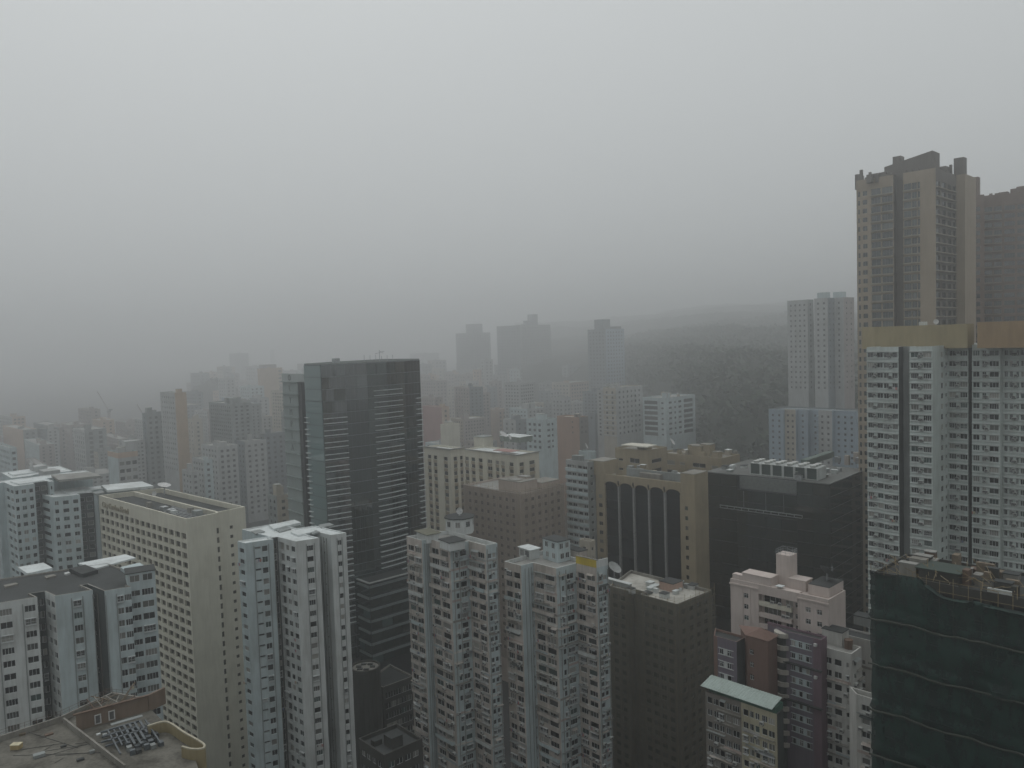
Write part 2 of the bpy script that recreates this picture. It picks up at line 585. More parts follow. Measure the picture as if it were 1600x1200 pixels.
def even(n, wd, sill=0.9, h=1.4, st='a', m0=0.08, m1=0.08):
    def f(L):
        pitch = L * (1 - m0 - m1) / n
        return [(max(L * m0 + pitch * (i + 0.5) - wd / 2, 0.03) / L, (L * m0 + pitch * (i + 0.5) + wd / 2) / L, sill, h, st) for i in range(n)]
    return f
PATCH = [paint('patch_white', (0.60, 0.60, 0.57), 0.6), paint('patch_grey', (0.34, 0.345, 0.34), 0.6), paint('patch_rose', (0.44, 0.36, 0.33), 0.6), paint('patch_blue', (0.36, 0.41, 0.43), 0.6), paint('patch_dirty', (0.25, 0.235, 0.21), 0.6)]
def shabby(pac=0.5, pledge=0.25, pawn=0.15, faces=None, mat=None):
    """window air conditioners, concrete ledges and tin awnings the flat owners added"""
    def f(s, i, k, p0, e, inn, ang, L, zb, fh):
        if faces is not None and i not in faces:
            return
        for q in range(2 if L > 4 else 1):
            if random.random() < pac:
                u = L * random.uniform(0.12, 0.88)
                c = p0 + e * u
                s.put('air_conditioner', ac_mesh(), (c.x, c.y, zb + random.choice((0.25, 2.25, 0.3))), ang)
        if random.random() < 0.55:                       # each flat paints its own strip under the windows
            m_ = random.choice(PATCH)
            ln = L * random.choice((0.48, 0.5, 0.96)); u = 0.02 * L if ln > L * 0.6 or random.random() < 0.5 else L * 0.5
            c = p0 + e * u
            s.put('spandrel_panel', slab_mesh(min(ln, L - u - 0.02), 0.04, 0.58, m_), (c.x, c.y, zb + 0.06), ang)
        if random.random() < pledge:
            ln = L * random.uniform(0.35, 0.92); u = random.uniform(0.02, max(0.03, L - ln - 0.02))
            c = p0 + e * u
            s.put('ledge', slab_mesh(ln, random.choice((0.35, 0.5, 0.7)), 0.12, random.choice((M_CONC, M_GREY, M_PINKW))), (c.x, c.y, zb + 0.08), ang)
        if random.random() < pawn:
            ln = min(L * 0.9, random.uniform(1.4, 3.6)); u = random.uniform(0.05, max(0.06, L - ln - 0.05))
            c = p0 + e * u
            s.put('awning', slab_mesh(ln, random.choice((0.6, 0.8)), 0.05, random.choice((M_GREY, M_DARK, M_CONC, M_STEEL, M_PINKW)), 0.3), (c.x, c.y, zb + 2.5), ang)
    return f
def dish(label, p, dia, az, el, group='satellite dishes on the rooftops', post=1.0):
    root = bpy.data.objects.new('satellite_dish', None); col.objects.link(root)
    root.location = p
    tag(root, label, 'satellite dish', group)
    d = Vector((math.sin(R(az)) * math.cos(R(el)), math.cos(R(az)) * math.cos(R(el)), math.sin(R(el))))
    x = d.orthogonal().normalized(); y = d.cross(x)
    c = Vector((0, 0, post + dia * 0.42))
    mb = MB(); N = 20; rings = []
    for r_, h_ in ((0.02, 0.0), (0.3, 0.03), (0.62, 0.1), (0.85, 0.17), (1.0, 0.23)):
        rings.append([tuple(c + d * (h_ * dia / 2) + x * (math.cos(2 * math.pi * i / N) * r_ * dia / 2) + y * (math.sin(2 * math.pi * i / N) * r_ * dia / 2)) for i in range(N)])
    for k in range(4):
        for i in range(N):
            j = (i + 1) % N
            mb.poly([rings[k][i], rings[k][j], rings[k + 1][j], rings[k + 1][i]])
    b2 = [[tuple(Vector(q) - d * 0.06) for q in rg] for rg in rings]
    for k in range(4):
        for i in range(N):
            j = (i + 1) % N
            mb.poly([b2[k][j], b2[k][i], b2[k + 1][i], b2[k + 1][j]])
    for i in range(N):
        j = (i + 1) % N
        mb.poly([rings[4][i], rings[4][j], b2[4][j], b2[4][i]])
    mb.obj('reflector', M_DISH, root)
    mb = MB(); mb.rod((0, 0, -0.3), c - d * 0.05, 0.09 * max(1, dia / 2), 6); mb.rod((-.5, 0, -.2), (0, 0, post * 0.8), 0.05); mb.rod((.4, .4, -.2), (0, 0, post * 0.8), 0.05)
    mb.obj('mast', M_STEEL, root)
    f = c + d * (dia * 0.42)
    mb = MB()
    for t in (0, 2.1, 4.2):
        mb.rod(c + d * (0.2 * dia / 2) + (x * math.cos(t) + y * math.sin(t)) * dia * 0.46, f, 0.03, 4)
    mb.rod(f - d * 0.1, f + d * 0.15, 0.12, 6)
    mb.obj('feed_arm', M_STEEL, root)
    return root

# ================================================================== near buildings, left to right
# --- white slab with dark felt roof, lower left
pts, z = outline((86, 931), 165, 29, 'b@70 a@47 b-4 a@-70 b=24', 'a@145 b+6 a+1.2 b@163 a@205 b+2.0 a@243 b=24', bang=140)
A1 = Bld('apartment_block', 'white weather-stained apartment slab with dark felt roof, below and beside the cream hotel', pts, z)
# edges: 0 back,1 far-left a face ...
E1 = {1: [(0.05, 0.2, 0.9, 1.3, 'a|b'), (0.3, 0.42, 0.9, 1.3, 'a|b'), (0.52, 0.68, 0.8, 1.4, 'a|b|q'), (0.83, 0.97, 0.8, 1.4, 'a|b')],
      3: [(0.15, 0.5, 0.7, 1.5, 'p|a'), (0.6, 0.9, 0.7, 1.5, 'p|c')],
      4: [(0.12, 0.46, 0.8, 1.4, 'a|c'), (0.54, 0.9, 0.8, 1.4, 'a|c')],
      5: [(0.46, 0.68, 0.7, 1.4, 'a|b|a2', 0.35)],
      8: [(0.3, 0.42, 1.1, 0.9, 'p')],
      9: [(0.46, 0.69, 0.8, 1.4, 'a|c'), (0.73, 0.98, 0.8, 1.4, 'a|b|q')],
      11: [(0.06, 0.44, 0.9, 1.3, 'a|b'), (0.5, 0.92, 0.8, 1.5, 'a|b|q')]}
def niche(faces):
    """air-conditioner hoods and cornice bits between the windows"""
    def f(s, i, k, p0, e, inn, ang, L, zb, fh):
        if i not in faces:
            return
        u0, u1 = faces[i]
        c = p0 + e * (L * u0)
        s.put('ledge', slab_mesh(L * (u1 - u0), 0.45, 0.1, M_CONC), (c.x, c.y, zb + 1.95), ang)
        for q in range(2):
            if random.random() < 0.7:
                c = p0 + e * (L * (u0 + (u1 - u0) * (0.28 + 0.45 * q)))
                s.put('air_conditioner', ac_mesh(), (c.x, c.y, zb + 1.3), ang)
        if random.random() < 0.25:
            c = p0 + e * (L * random.choice((u0 - 0.1, u1)))
            s.put('awning', slab_mesh(1.4, 0.6, 0.05, M_STEEL, 0.25), (c.x, c.y, zb + 2.4), ang)
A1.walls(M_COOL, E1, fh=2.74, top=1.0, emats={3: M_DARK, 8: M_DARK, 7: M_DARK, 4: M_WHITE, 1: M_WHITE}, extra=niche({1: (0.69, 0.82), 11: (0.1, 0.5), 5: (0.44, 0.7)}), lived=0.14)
A1.pipes(5, (0.42, 0.72, 0.99), 20, z - 1, M_GREY)
A1.pipes(9, (0.44, 0.03), 20, z - 1, M_GREY)
A1.pipes(1, (0.5, 0.81), 20, z - 1, M_GREY)
A1.pipes(8, (0.3, 0.6), 20, z - 1, M_CONC)
A1.roof(M_ROOFD, ph=0.35, th=0.3, wallmat=M_CONC)
zr = A1.z - 0.35
A1.patch('white_roof_cover', ((43, 896), (82, 887), (68, 879), (28, 886)), zr, 0.7, M_ROOFW)
A1.patch('white_roof_cover', ((150, 888), (212, 871), (196, 866), (122, 880)), zr, 0.35, M_ROOFW)
A1.patch('stair_head', ((128, 897), (153, 890), (133, 882), (108, 888)), zr, 0.9, M_ROOFD)
A1.patch('pale_roof_cover', ((196, 892), (226, 884), (218, 879), (188, 886)), zr, 0.8, M_COOL)
A1.patch('roof_hatch', ((72, 903), (88, 899), (84, 897), (69, 900)), zr, 0.4, M_CONC)
A1.patch('roof_hatch', ((102, 897), (110, 895), (107, 893), (100, 895)), zr, 0.4, M_WHITE)
A1.patch('roof_hatch', ((8, 917), (28, 912), (25, 910), (6, 914)), zr, 0.4, M_CONC)
e = (pts[12] - pts[11]).normalized(); inn = Vector((-e.y, e.x)); L = (pts[12] - pts[11]).length
mb = MB(); P = [pts[11], pts[12], pts[12] + inn * 5, pts[11] + inn * 5]; mb.prism(P, A1.z + 0.004, A1.z + 2.3)
A1.part(mb, 'penthouse', [M_COOL])
for f in (0.1, 0.55):
    q = pts[11] + e * (L * f) - inn * 0.02
    A1.put('window', window_mesh(L * 0.34, 1.5, 'a', G_ROOM, FRAME_W), (q.x, q.y, A1.z + 0.4), math.atan2(e.y, e.x))
mb = MB(); mb.prism(inset(P, -0.2), A1.z + 2.304, A1.z + 2.5, bottom=True); A1.part(mb, 'penthouse_roof', [M_ROOFD])
def text_mesh(name, cu):
    tmp = bpy.data.objects.new(name, cu); col.objects.link(tmp)
    dg = bpy.context.evaluated_depsgraph_get()
    me = bpy.data.meshes.new_from_object(tmp.evaluated_get(dg))
    bpy.data.objects.remove(tmp); bpy.data.curves.remove(cu)
    o = bpy.data.objects.new(name, me); col.objects.link(o)
    return o
# --- cream hotel
pts, z = outline((291, 811), 225, 48, 'b@154', 'a@342 b+1.2 a@383 b+57')
A3 = Bld('hotel', 'cream hotel slab with rows of square egg-crate windows and rooftop lettering', pts, z, cat='hotel')
H = 1.7
A3.walls(M_CREAM, {0: even(16, 2.95, 0.5, 1.85, 'p', 0.005, 0.004), 1: [(0.90, 0.985, 0.6, 1.7, 'p', 0.4)], 3: [(0.42, 0.53, 0.9, 1.0, 'p', 0.2)]},
         fh=2.84, top=3.9, rec=0.55, gmat=G_HOTEL, fmat=FRAME_B)
A3.roof(M_ROOFD, ph=1.6, th=0.5, wallmat=M_CREAM)
# roof: a long divider beam, plant, tanks
ra = 48
a_ = Vector((math.cos(R(ra)), math.sin(R(ra)))); b_ = Vector((-a_.y, a_.x))
C0 = pts[1]
def hp(u, v): return C0 + a_ * u + b_ * v
zr = z - 1.6
mb = MB()
L_h = (pts[0] - pts[1]).length
for q in (hp(10.5, 2), ):
    P = [hp(10.2, 1.5), hp(10.9, 1.5), hp(10.9, L_h - 2), hp(10.2, L_h - 2)]
    mb.prism(P, zr, zr + 1.5)
A3.part(mb, 'dividing_upstand', [M_CREAM])
random.seed(5)
for k in range(9):
    u, v = random.uniform(3.2, 8.0), 6 + k * 3.6 + random.uniform(-1, 1)
    if k in (6, 7):
        continue
    wd, dp, h = random.uniform(1.2, 2.4), random.uniform(1.4, 3.0), random.uniform(0.9, 2.2)
    A3.block(random.choice(('plant_unit', 'water_tank', 'roof_fan')), hp(u, v), ra, wd, dp, h, random.choice((M_GREY, M_STEEL, M_CONC, M_WHITE)), None, zb=zr)
mb = MB()
for k in range(7):
    u = 3.0 + k * 1.0
    mb.rod((*hp(u, 4), zr + 0.35), (*hp(u + random.uniform(-0.3, 0.3), 22 + k), zr + 0.35), 0.1, 5)
A3.part(mb, 'pipes', [M_STEEL], occ=False)
mb = MB()
for k in range(14):                       # dark scalloped slabs along the inside of the front parapet
    v = 1.0 + k * (L_h - 8) / 14
    P = [hp(0.5, v), hp(0.5, v + 2.6), hp(1.5, v + 2.2), hp(1.5, v + 0.4)]
    mb.prism(P, zr + 1.15, zr + 1.45)
A3.part(mb, 'dark_scallops', [M_ROOFD], occ=False, kind='stuff')
# lettering on the long face
cu = bpy.data.curves.new('sign_lettering', 'FONT')
cu.body = 'City Garden Hotel'
cu.size = 2.7
cu.extrude = 0.12
cu.space_character = 1.02
cu.materials.append(flat('sign_bronze', (0.30, 0.26, 0.18), 0.5))
lo = text_mesh('sign_lettering', cu)
lo.parent = A3.root
bd = (pts[1] - pts[0]).normalized(); nn = Vector((bd.y, -bd.x))
q = pts[0] + bd * 3.2 + nn * 0.2
X = Vector((bd.x, bd.y, 0)); Z = Vector((nn.x, nn.y, 0)); Y = Vector((0, 0, 1))
lo.matrix_local = Matrix(((X.x, Y.x, Z.x, q.x - A3.org[0]), (X.y, Y.y, Z.y, q.y - A3.org[1]), (X.z, Y.z, Z.z, z - 3.5), (0, 0, 0, 1)))
rp = hp(9.5, L_h - 6)
dish('large pale satellite dish tilted skyward at the back corner of the cream hotel roof', (*at_height(257, 770, z), z - 0.3), 4.2, 120, 74, post=0.9)
dish('small round white dish facing the viewer on the cream hotel roof', (*at_height(242, 780, zr), zr), 1.7, 190, 12, post=1.2)

# --- white cross-plan tower
pts, z = outline((462, 846), 195, 29, 'b@434 a@421 b-1.8 a@383 b@371 T378,827', 'a@499 b+9 T517,836 a@541 b=15 a-5 b=25', bang=138)
A4 = Bld('residential_tower', 'white cross-shaped residential tower with white coated roof, right of the cream hotel', pts, z)
n0 = len(pts)
i0 = 2     # edge that ends the left wing sliver
A4.walls(M_COOL, {2: [(0.2, 0.8, 0.9, 1.2, 'p')], 3: [(0.33, 0.52, 1.7, 0.6, 'p', 0.45), (0.58, 0.78, 0.8, 1.5, 'a|p', 0.3)],
                  5: [(0.2, 0.8, 0.6, 1.6, 'a|p')], 6: [(0.03, 0.34, 0.3, 2.2, 'p|a', 0.7), (0.42, 0.62, 0.8, 1.4, 'a|p'), (0.72, 0.93, 0.8, 1.4, 'p|a')],
                  7: [(0.46, 0.73, 0.7, 1.4, 'a|b|p', 0.35)], 10: [(0.55, 0.63, 1.1, 0.6, 'p')], 11: [(0.42, 0.66, 0.7, 1.3, 'a|p', 0.3)]},
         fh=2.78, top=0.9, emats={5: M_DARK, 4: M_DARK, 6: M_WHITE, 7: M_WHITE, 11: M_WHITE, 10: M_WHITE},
         extra=niche({3: (0.33, 0.58), 6: (0.42, 0.7), 7: (0.44, 0.75)}), lived=0.12)
A4.pipes(3, (0.3, 0.82), 10, z - 1, M_GREY)
A4.pipes(7, (0.43, 0.77), 10, z - 1, M_GREY)
A4.pipes(11, (0.38, 0.7), 10, z - 1, M_GREY)
A4.pipes(10, (0.45, 0.6, 0.75), 10, z - 1, M_CONC)
A4.pipes(5, (0.2, 0.5, 0.8), 10, z - 1, M_CONC)
A4.roof(M_ROOFW, ph=0.25, th=0.35, wallmat=M_ROOFW)
zr = A4.z - 0.25
A4.patch('roof_cover', ((466, 836), (492, 830), (480, 826), (454, 831)), zr, 0.5, M_ROOFW)
A4.patch('roof_well', ((437, 831), (455, 826), (446, 822), (428, 826)), zr, 0.3, M_GREY)
A4.patch('roof_cover', ((428, 826), (470, 816), (460, 812), (420, 820)), zr, 0.7, M_ROOFW)
A4.patch('roof_well', ((488, 834), (500, 831), (494, 828), (483, 831)), zr, 0.35, M_GREY)
A4.patch('roof_well', ((502, 824), (522, 820), (515, 817), (497, 820)), zr, 0.35, M_GREY)
A4.patch('roof_well', ((400, 834), (414, 830), (406, 827), (392, 830)), zr, 0.3, M_GREY)
# --- old twin towers in the middle
def twin(label, C, d, ang, back, fwd, capping):
    pts, z = outline(C, d, ang, back, fwd, bang=ang + 97)
    B = Bld('tenement_tower', label, pts, z, group='old zigzag tenement towers')
    B.walls(M_WHITE, {0: [(0.07, 0.45, 0.7, 1.55, 'a|b|p|c'), (0.54, 0.93, 0.7, 1.55, 'a|b|p|c')], 1: [(0.86, 0.97, 1.0, 0.9, 'p')],
                      2: [(0.08, 0.44, 0.7, 1.55, 'a|b|p|c'), (0.52, 0.9, 0.7, 1.55, 'a|b|p')],
                      3: [(0.26, 0.42, 0.7, 1.5, 'p|c'), (0.52, 0.88, 0.7, 1.5, 'a|b|p')],
                      4: [(0.06, 0.4, 0.7, 1.5, 'a|b|p'), (0.5, 0.9, 0.7, 1.5, 'a|b|p|c')],
                      5: [(0.18, 0.46, 0.8, 1.3, 'p|a'), (0.54, 0.84, 0.8, 1.3, 'p|a')]},
            fh=2.77, top=1.7, rec=0.28, emats={0: M_PINKW, 2: M_PINKW, 4: M_PINKW, 3: M_COOL, 5: M_COOL, 1: M_COOL},
            extra=shabby(0.6, 0.42, 0.2, (0, 2, 3, 4, 5)), lived=0.22, skip=0.03)
    B.pipes(1, (0.3, 0.6, 0.8), 5, z - 1, M_GREY)
    B.pipes(3, (0.15, 0.46), 5, z - 1, M_CONC)
    B.pipes(5, (0.1, 0.92), 5, z - 1, M_CONC)
    B.roof(M_ROOFG, ph=1.0, th=0.25, wallmat=M_WHITE)
    # upper floors stick out as glazed-in balconies, step by step
    for i in (0, 2, 4):
        p0, p1 = pts[i], pts[i + 1]
        e = (p1 - p0).normalized(); inn = Vector((-e.y, e.x)); L = (p1 - p0).length
        for k in range(22):
            if random.random() < (0.75 if k < 5 else 0.22):
                dp = random.uniform(0.35, 0.9); zb = z - 1.7 - (k + 1) * 2.77
                u0 = random.uniform(0.0, 0.12) * L; u1 = random.uniform(0.8, 0.98) * L
                q0, q1 = p0 + e * u0, p0 + e * u1
                mb = MB()
                pm = random.choice((0, 0, 1))
                T = lambda p, q0=q0, e=e, inn=inn: (*(q0 + e * p[0] - inn * p[1]), p[2])
                W_ = u1 - u0
                mb.box(0, W_, 0.0, dp, zb - 0.1, zb + 0.02, 2, T)
                mb.box(0, W_, dp - 0.1, dp, zb + 0.024, zb + 0.95, 0, T)
                mb.box(0, 0.1, 0, dp - 0.104, zb + 0.024, zb + 0.95, 0, T); mb.box(W_ - 0.1, W_, 0, dp - 0.104, zb + 0.024, zb + 0.95, 0, T)
                if pm:
                    for f in (0.0, 0.33, 0.66, 0.985):
                        mb.box(W_ * f, W_ * f + 0.06, dp - 0.08, dp - 0.02, zb + 0.954, zb + 2.3, 1, T)
                    mb.box(0, W_, 0, dp + 0.25, zb + 2.304, zb + 2.38, 2, T)
                B.part(mb, 'balcony', [random.choice((M_WHITE, M_PINKW, M_PINKW, M_COOL)), FRAME_W, random.choice((M_CONC, M_GREY))], occ=False)
    return B
T1 = twin('white and pink zigzag tenement with dark rooftop hut, next to the dark glass podium', (703, 851), 205, 35, 'b@671 a@659 b@635', 'a@732 b@759 a@777 b=14', 0)
T2 = twin('white and pink zigzag tenement with a yellow band on its rooftop parapet', (869, 888), 200, 37, 'b@833 a@814 b@788', 'a@900 b@932 a@950 b=16', 0)
# T1 rooftop
zr = T1.z - 1.0
T1.block('rooftop_hut', T1.roofpt(703, 862, zr), 35, 4.6, 5.2, 2.2, M_WHITE, M_ROOFD, zb=zr, over=0.3)
T1.block('rooftop_hut', T1.roofpt(668, 850, zr), 35, 3.6, 6.0, 2.4, M_WHITE, paint('green_felt_roof', (0.17, 0.17, 0.13), 0.5), zb=zr, over=0.5)
hexc = T1.roofpt(712, 836, zr) + Vector((1.0, 3.5))
H6 = [hexc + Vector((math.cos(t), math.sin(t))) * 4.1 for t in [math.pi * 2 * i / 8 - math.pi / 8 * 1.2 for i in range(8)]]
mb = MB(); mb.prism(H6, zr, zr + 4.3)
T1.part(mb, 'stair_tower', [M_WHITE])
mb = MB(); mb.prism(inset(H6, -0.35), zr + 4.304, zr + 4.6, bottom=True)
T1.part(mb, 'stair_tower_roof', [M_ROOFD])
for k in range(8):
    p0, p1 = H6[k], H6[(k + 1) % 8]
    m_ = (p0 + p1) / 2; e = (p1 - p0).normalized(); inn = Vector((-e.y, e.x))
    if inn.dot(m_) > 0:
        q = m_ - e * 0.7 - inn * 0.03
        T1.put('window', window_mesh(1.4, 1.6, 'a', G_ROOM, FRAME_W), (q.x, q.y, zr + 2.0), math.atan2(e.y, e.x))
dish('white dish on the dark-roofed white stair tower of the tenement beside the dark podium', (*hexc, zr + 4.6), 1.9, 160, 8, post=0.6)
# T2 rooftop: two-storey stair tower, hut with white roof, yellow parapet band
zr = T2.z - 1.0
P = T2.block('stair_tower', T2.roofpt(872, 880, zr), 37, 4.4, 6.2, 5.6, M_COOL, M_ROOFD, zb=zr, over=0.25)
for f, zz in ((0.15, 3.6), (0.6, 3.6), (0.2, 0.9), (0.62, 0.9)):
    e = (P[0] - P[3]).normalized(); inn = Vector((-e.y, e.x)); q = P[3] + e * (6.2 * f) - inn * 0.03
    T2.put('window', window_mesh(1.2, 1.5, 'a', G_ROOM, FRAME_W), (q.x, q.y, zr + zz), math.atan2(e.y, e.x))
    e = (P[1] - P[0]).normalized(); inn = Vector((-e.y, e.x)); q = P[0] + e * (4.4 * f) - inn * 0.03
    T2.put('window', window_mesh(1.2, 1.5, 'a', G_ROOM, FRAME_W), (q.x, q.y, zr + zz), math.atan2(e.y, e.x))
P = T2.block('rooftop_hut', T2.roofpt(829, 875, zr), 37, 3.2, 5.0, 2.6, M_WHITE, M_ROOFW, zb=zr, over=0.35)
for f in (0.1, 0.55):
    e = (P[0] - P[3]).normalized(); inn = Vector((-e.y, e.x)); q = P[3] + e * (5.0 * f) - inn * 0.03
    T2.put('window', window_mesh(1.6, 1.7, 'b', G_ROOM, FRAME_W), (q.x, q.y, zr + 0.5), math.atan2(e.y, e.x))
T2.block('rooftop_hut', T2.roofpt(905, 874, zr), 37, 3.0, 8.0, 2.0, M_PINKW, M_ROOFD, zb=zr, over=0.15)
p0, p1 = T2.pts[4], T2.pts[5]
e = (p1 - p0).normalized(); inn = Vector((-e.y, e.x)); L = (p1 - p0).length
mb = MB()
T = lambda p: (*(p0 + e * p[0] - inn * p[1]), p[2])
mb.box(0.0, L, -0.25, 0.02, T2.z + 0.004, T2.z + 2.0, 0, T)
T2.part(mb, 'yellow_parapet_band', [paint('yellow_paint', (0.52, 0.40, 0.05), 0.4)])
mb = MB(); mb.box(0.0, L + 0.3, -0.35, 0.12, T2.z + 2.004, T2.z + 2.15, 0, T)
T2.part(mb, 'parapet_coping', [M_CONC])
p1_ = T2.pts[5]; e2 = (T2.pts[6] - p1_).normalized()
mb = MB(); Q = [p1_ - e * 0.0, p1_ + e2 * 2.4, p1_ + e2 * 2.4 - e * 0.25, p1_ - e * 0.25]
mb.prism([p1_, T2.pts[6], T2.pts[6] - e * 0.25, p1_ - e * 0.25], T2.z + 0.004, T2.z + 1.9)
T2.part(mb, 'end_parapet', [M_WHITE])
q = T2.pts[6]
DK2 = dish('big grey dish hanging off the rear corner of the tenement with the yellow band', (q.x + 1.6, q.y + 0.3, T2.z - 3.2), 3.8, 130, 52, post=0.6)
[c for c in DK2.children if c.name.startswith('reflector')][0].data.materials[0] = flat('grey_dish', (0.27, 0.28, 0.27), 0.6)

# --- dark glass office tower
G_TOWER = glass('curtain_wall_glass', [(0.0, (0.008, 0.014, 0.015)), (0.28, (0.016, 0.028, 0.030)), (0.52, (0.028, 0.042, 0.044)), (0.72, (0.014, 0.022, 0.023)), (0.92, (0.05, 0.066, 0.066))], rough=0.04, ior=2.3)
G_TEAL = glass('teal_sky_reflection', [(0.0, (0.13, 0.19, 0.19)), (0.5, (0.15, 0.205, 0.205))], rough=0.08, ior=1.9)  # pale base colour stands in for sky reflected in the left face
M_CORE = flat('dark_core', (0.03, 0.034, 0.036), 0.6)
M_FIN = flat('pale_sunshade_fin', (0.50, 0.535, 0.54), 0.45, 0.0)
PMESH = {}
def panel_mesh(wd, ht, mat):
    key = ('panel', round(wd, 2), round(ht, 2), mat.name)
    if key not in WMESH:
        mb = MB(); mb.box(0, wd, -0.08, 0.04, 0, ht)
        WMESH[key] = mb.mesh('glass_panel', [mat])
    return key
def fin_mesh(ln, dp=0.7, th=0.2, mat=None):
    key = ('fin', round(ln, 2), dp, th, (mat or M_FIN).name)
    if key not in WMESH:
        mb = MB(); mb.box(0, ln, -dp, 0.0, 0, th)
        WMESH[key] = mb.mesh('sunshade_fin', [mat or M_FIN])
    return key
def curtain(B, p0, p1, z1, fh, rows, mat, out=0.12, gap=0.10, split=None, tilt=0.5):
    e = (p1 - p0); L = e.length; e = e / L; inn = Vector((-e.y, e.x)); ang = math.atan2(e.y, e.x)
    n = split or max(1, round(L / 6.0))
    pw = L / n
    for k in range(rows):
        zb = z1 - (k + 1) * fh
        for i in range(n):
            q = p0 + e * (pw * i + gap / 2) - inn * out
            cen = p0 + e * (pw * (i + 0.5)) - inn * 0.3
            B.put('glass_panel', panel_mesh(pw - gap, fh - gap * 1.6, mat), (q.x, q.y, zb), ang + R(random.gauss(0, tilt * 0.3)), (cen.x, cen.y, zb + fh / 2))
pts, z = outline((501, 568), 260, 44, 'b@475', 'a@655 b+6')
C, Rr = pts[1], pts[2]
a_ = (Rr - C).normalized(); b_ = Vector((-a_.y, a_.x)); Lw = (Rr - C).length
arc = []
for t in (0.0, 0.2, 0.4, 0.6, 0.8, 1.0):
    arc.append(C + a_ * (Lw * t) - b_ * (2.2 * math.sin(math.pi * t) ** 1.0))
foot = [pts[0]] + arc + [arc[-1] + b_ * 22, pts[0] + a_ * 14 + b_ * 6]
G5 = Bld('glass_tower', 'tall dark glass office tower with pale horizontal sunshade fins', foot, z)
mb = MB(); mb.prism(foot, 0, z - 0.4)
G5.part(mb, 'core', [M_CORE])
mb = MB()
ins = inset(foot, 0.6)
for i in range(len(foot)):
    j = (i + 1) % len(foot)
    mb.poly([(*foot[i], z), (*foot[j], z), (*ins[j], z), (*ins[i], z)]); mb.poly([(*ins[i], z), (*ins[j], z), (*ins[j], z - 0.39), (*ins[i], z - 0.39)])
    mb.poly([(*foot[i], z - 0.4), (*foot[j], z - 0.4), (*foot[j], z), (*foot[i], z)])
G5.part(mb, 'roof_coping', [M_GREY])
FH = 4.0
curtain(G5, foot[0], foot[1], z - 0.5, FH, 25, G_TEAL, split=1)
for i in range(1, 6):
    curtain(G5, foot[i], foot[i + 1], z - 0.5, FH, 25, G_TOWER, split=2, tilt=1.2)
def fins(u0, u1, first, rows, ln=None):
    """two pale fins on every floor across part of the curved face; t runs 0..1 along it"""
    for k in range(first, rows):
        for dz in (0.55, 2.2):
            zb = z - 0.5 - (k + 1) * FH + dz
            segs = []
            lo_, hi_ = u0 * 5, u1 * 5
            i = int(lo_ + 1e-6)
            while i < hi_ - 1e-6:
                s0, s1 = max(lo_, i), min(hi_, i + 1)
                segs.append((arc[i].lerp(arc[i + 1], s0 - i), arc[i].lerp(arc[i + 1], s1 - i)))
                i += 1
            for q0, q1 in segs:
                e = (q1 - q0); L = e.length; e /= L; inn = Vector((-e.y, e.x)); q = q0 - inn * 0.24
                G5.put('sunshade_fin', fin_mesh(L), (q.x, q.y, zb), math.atan2(e.y, e.x), (*(q0 + e * (L / 2) - inn * 0.8), zb))
fins(0.0, 0.2, 4, 22)
fins(0.46, 0.76, 2, 22)
fins(0.93, 1.0, 3, 22)
e = (foot[1] - foot[0]); L = e.length; e /= L; inn = Vector((-e.y, e.x))
for k in range(4, 22):
    for dz in (0.55, 2.2):
        zb = z - 0.5 - (k + 1) * FH + dz
        q = foot[0] + e * 0.1 - inn * 0.24
        G5.put('sunshade_fin', fin_mesh(0.22 * L), (q.x, q.y, zb), math.atan2(e.y, e.x), (*(q - inn * 0.5), zb))
# mullion lines across the face, every floor
mb = MB()
for k in range(25):
    for i in range(1, 6):
        e = (foot[i + 1] - foot[i]); L = e.length; e = e / L; inn = Vector((-e.y, e.x))
        T = lambda p, q=foot[i], e=e, inn=inn: (*(q + e * p[0] - inn * p[1]), p[2])
        zb = z - 0.5 - k * FH
        mb.box(0.02, L - 0.02, 0.05, 0.235, zb - 0.16, zb, 0, T)
G5.part(mb, 'floor_bands', [flat('bluegrey_band', (0.17, 0.20, 0.205), 0.4, 0.2)], occ=False, kind='stuff')
mb = MB()
for i in range(1, 6):
    e = (foot[i + 1] - foot[i]); L = e.length; e = e / L; inn = Vector((-e.y, e.x))
    T = lambda p, q=foot[i], e=e, inn=inn: (*(q + e * p[0] - inn * p[1]), p[2])
    for k in range(5):
        u = L * k / 5
        mb.box(u + 0.02, u + 0.1, 0.04, 0.225, z - 100, z - 0.5, 0, T)
G5.part(mb, 'mullions', [flat('dark_mullion', (0.05, 0.06, 0.06), 0.4)], occ=False, kind='stuff')
# rooftop masts, rail and plant
mb = MB()
for t in (0.5, 0.56, 0.62, 0.68, 0.74, 0.8):
    q = C + a_ * (Lw * t) + b_ * 5
    mb.rod((q.x, q.y, z - 0.5), (q.x, q.y, z + random.uniform(1.2, 2.6)), 0.08, 4)
q = C + a_ * (Lw * 0.66) + b_ * 5
mb.rod((q.x, q.y, z - 0.5), (q.x, q.y, z + 3.6), 0.09); mb.rod((q.x - 1.6, q.y, z + 2.3), (q.x + 1.8, q.y, z + 3.2), 0.07); mb.rod((q.x, q.y, z + 3.4), (q.x + 1.4, q.y, z + 2.4), 0.06)
G5.part(mb, 'roof_masts', [M_STEEL], occ=False)
G5.block('window_cleaning_gondola', C + a_ * 7 + b_ * 3, 44, 2.2, 1.6, 1.9, M_STEEL, None, zb=z - 0.5)

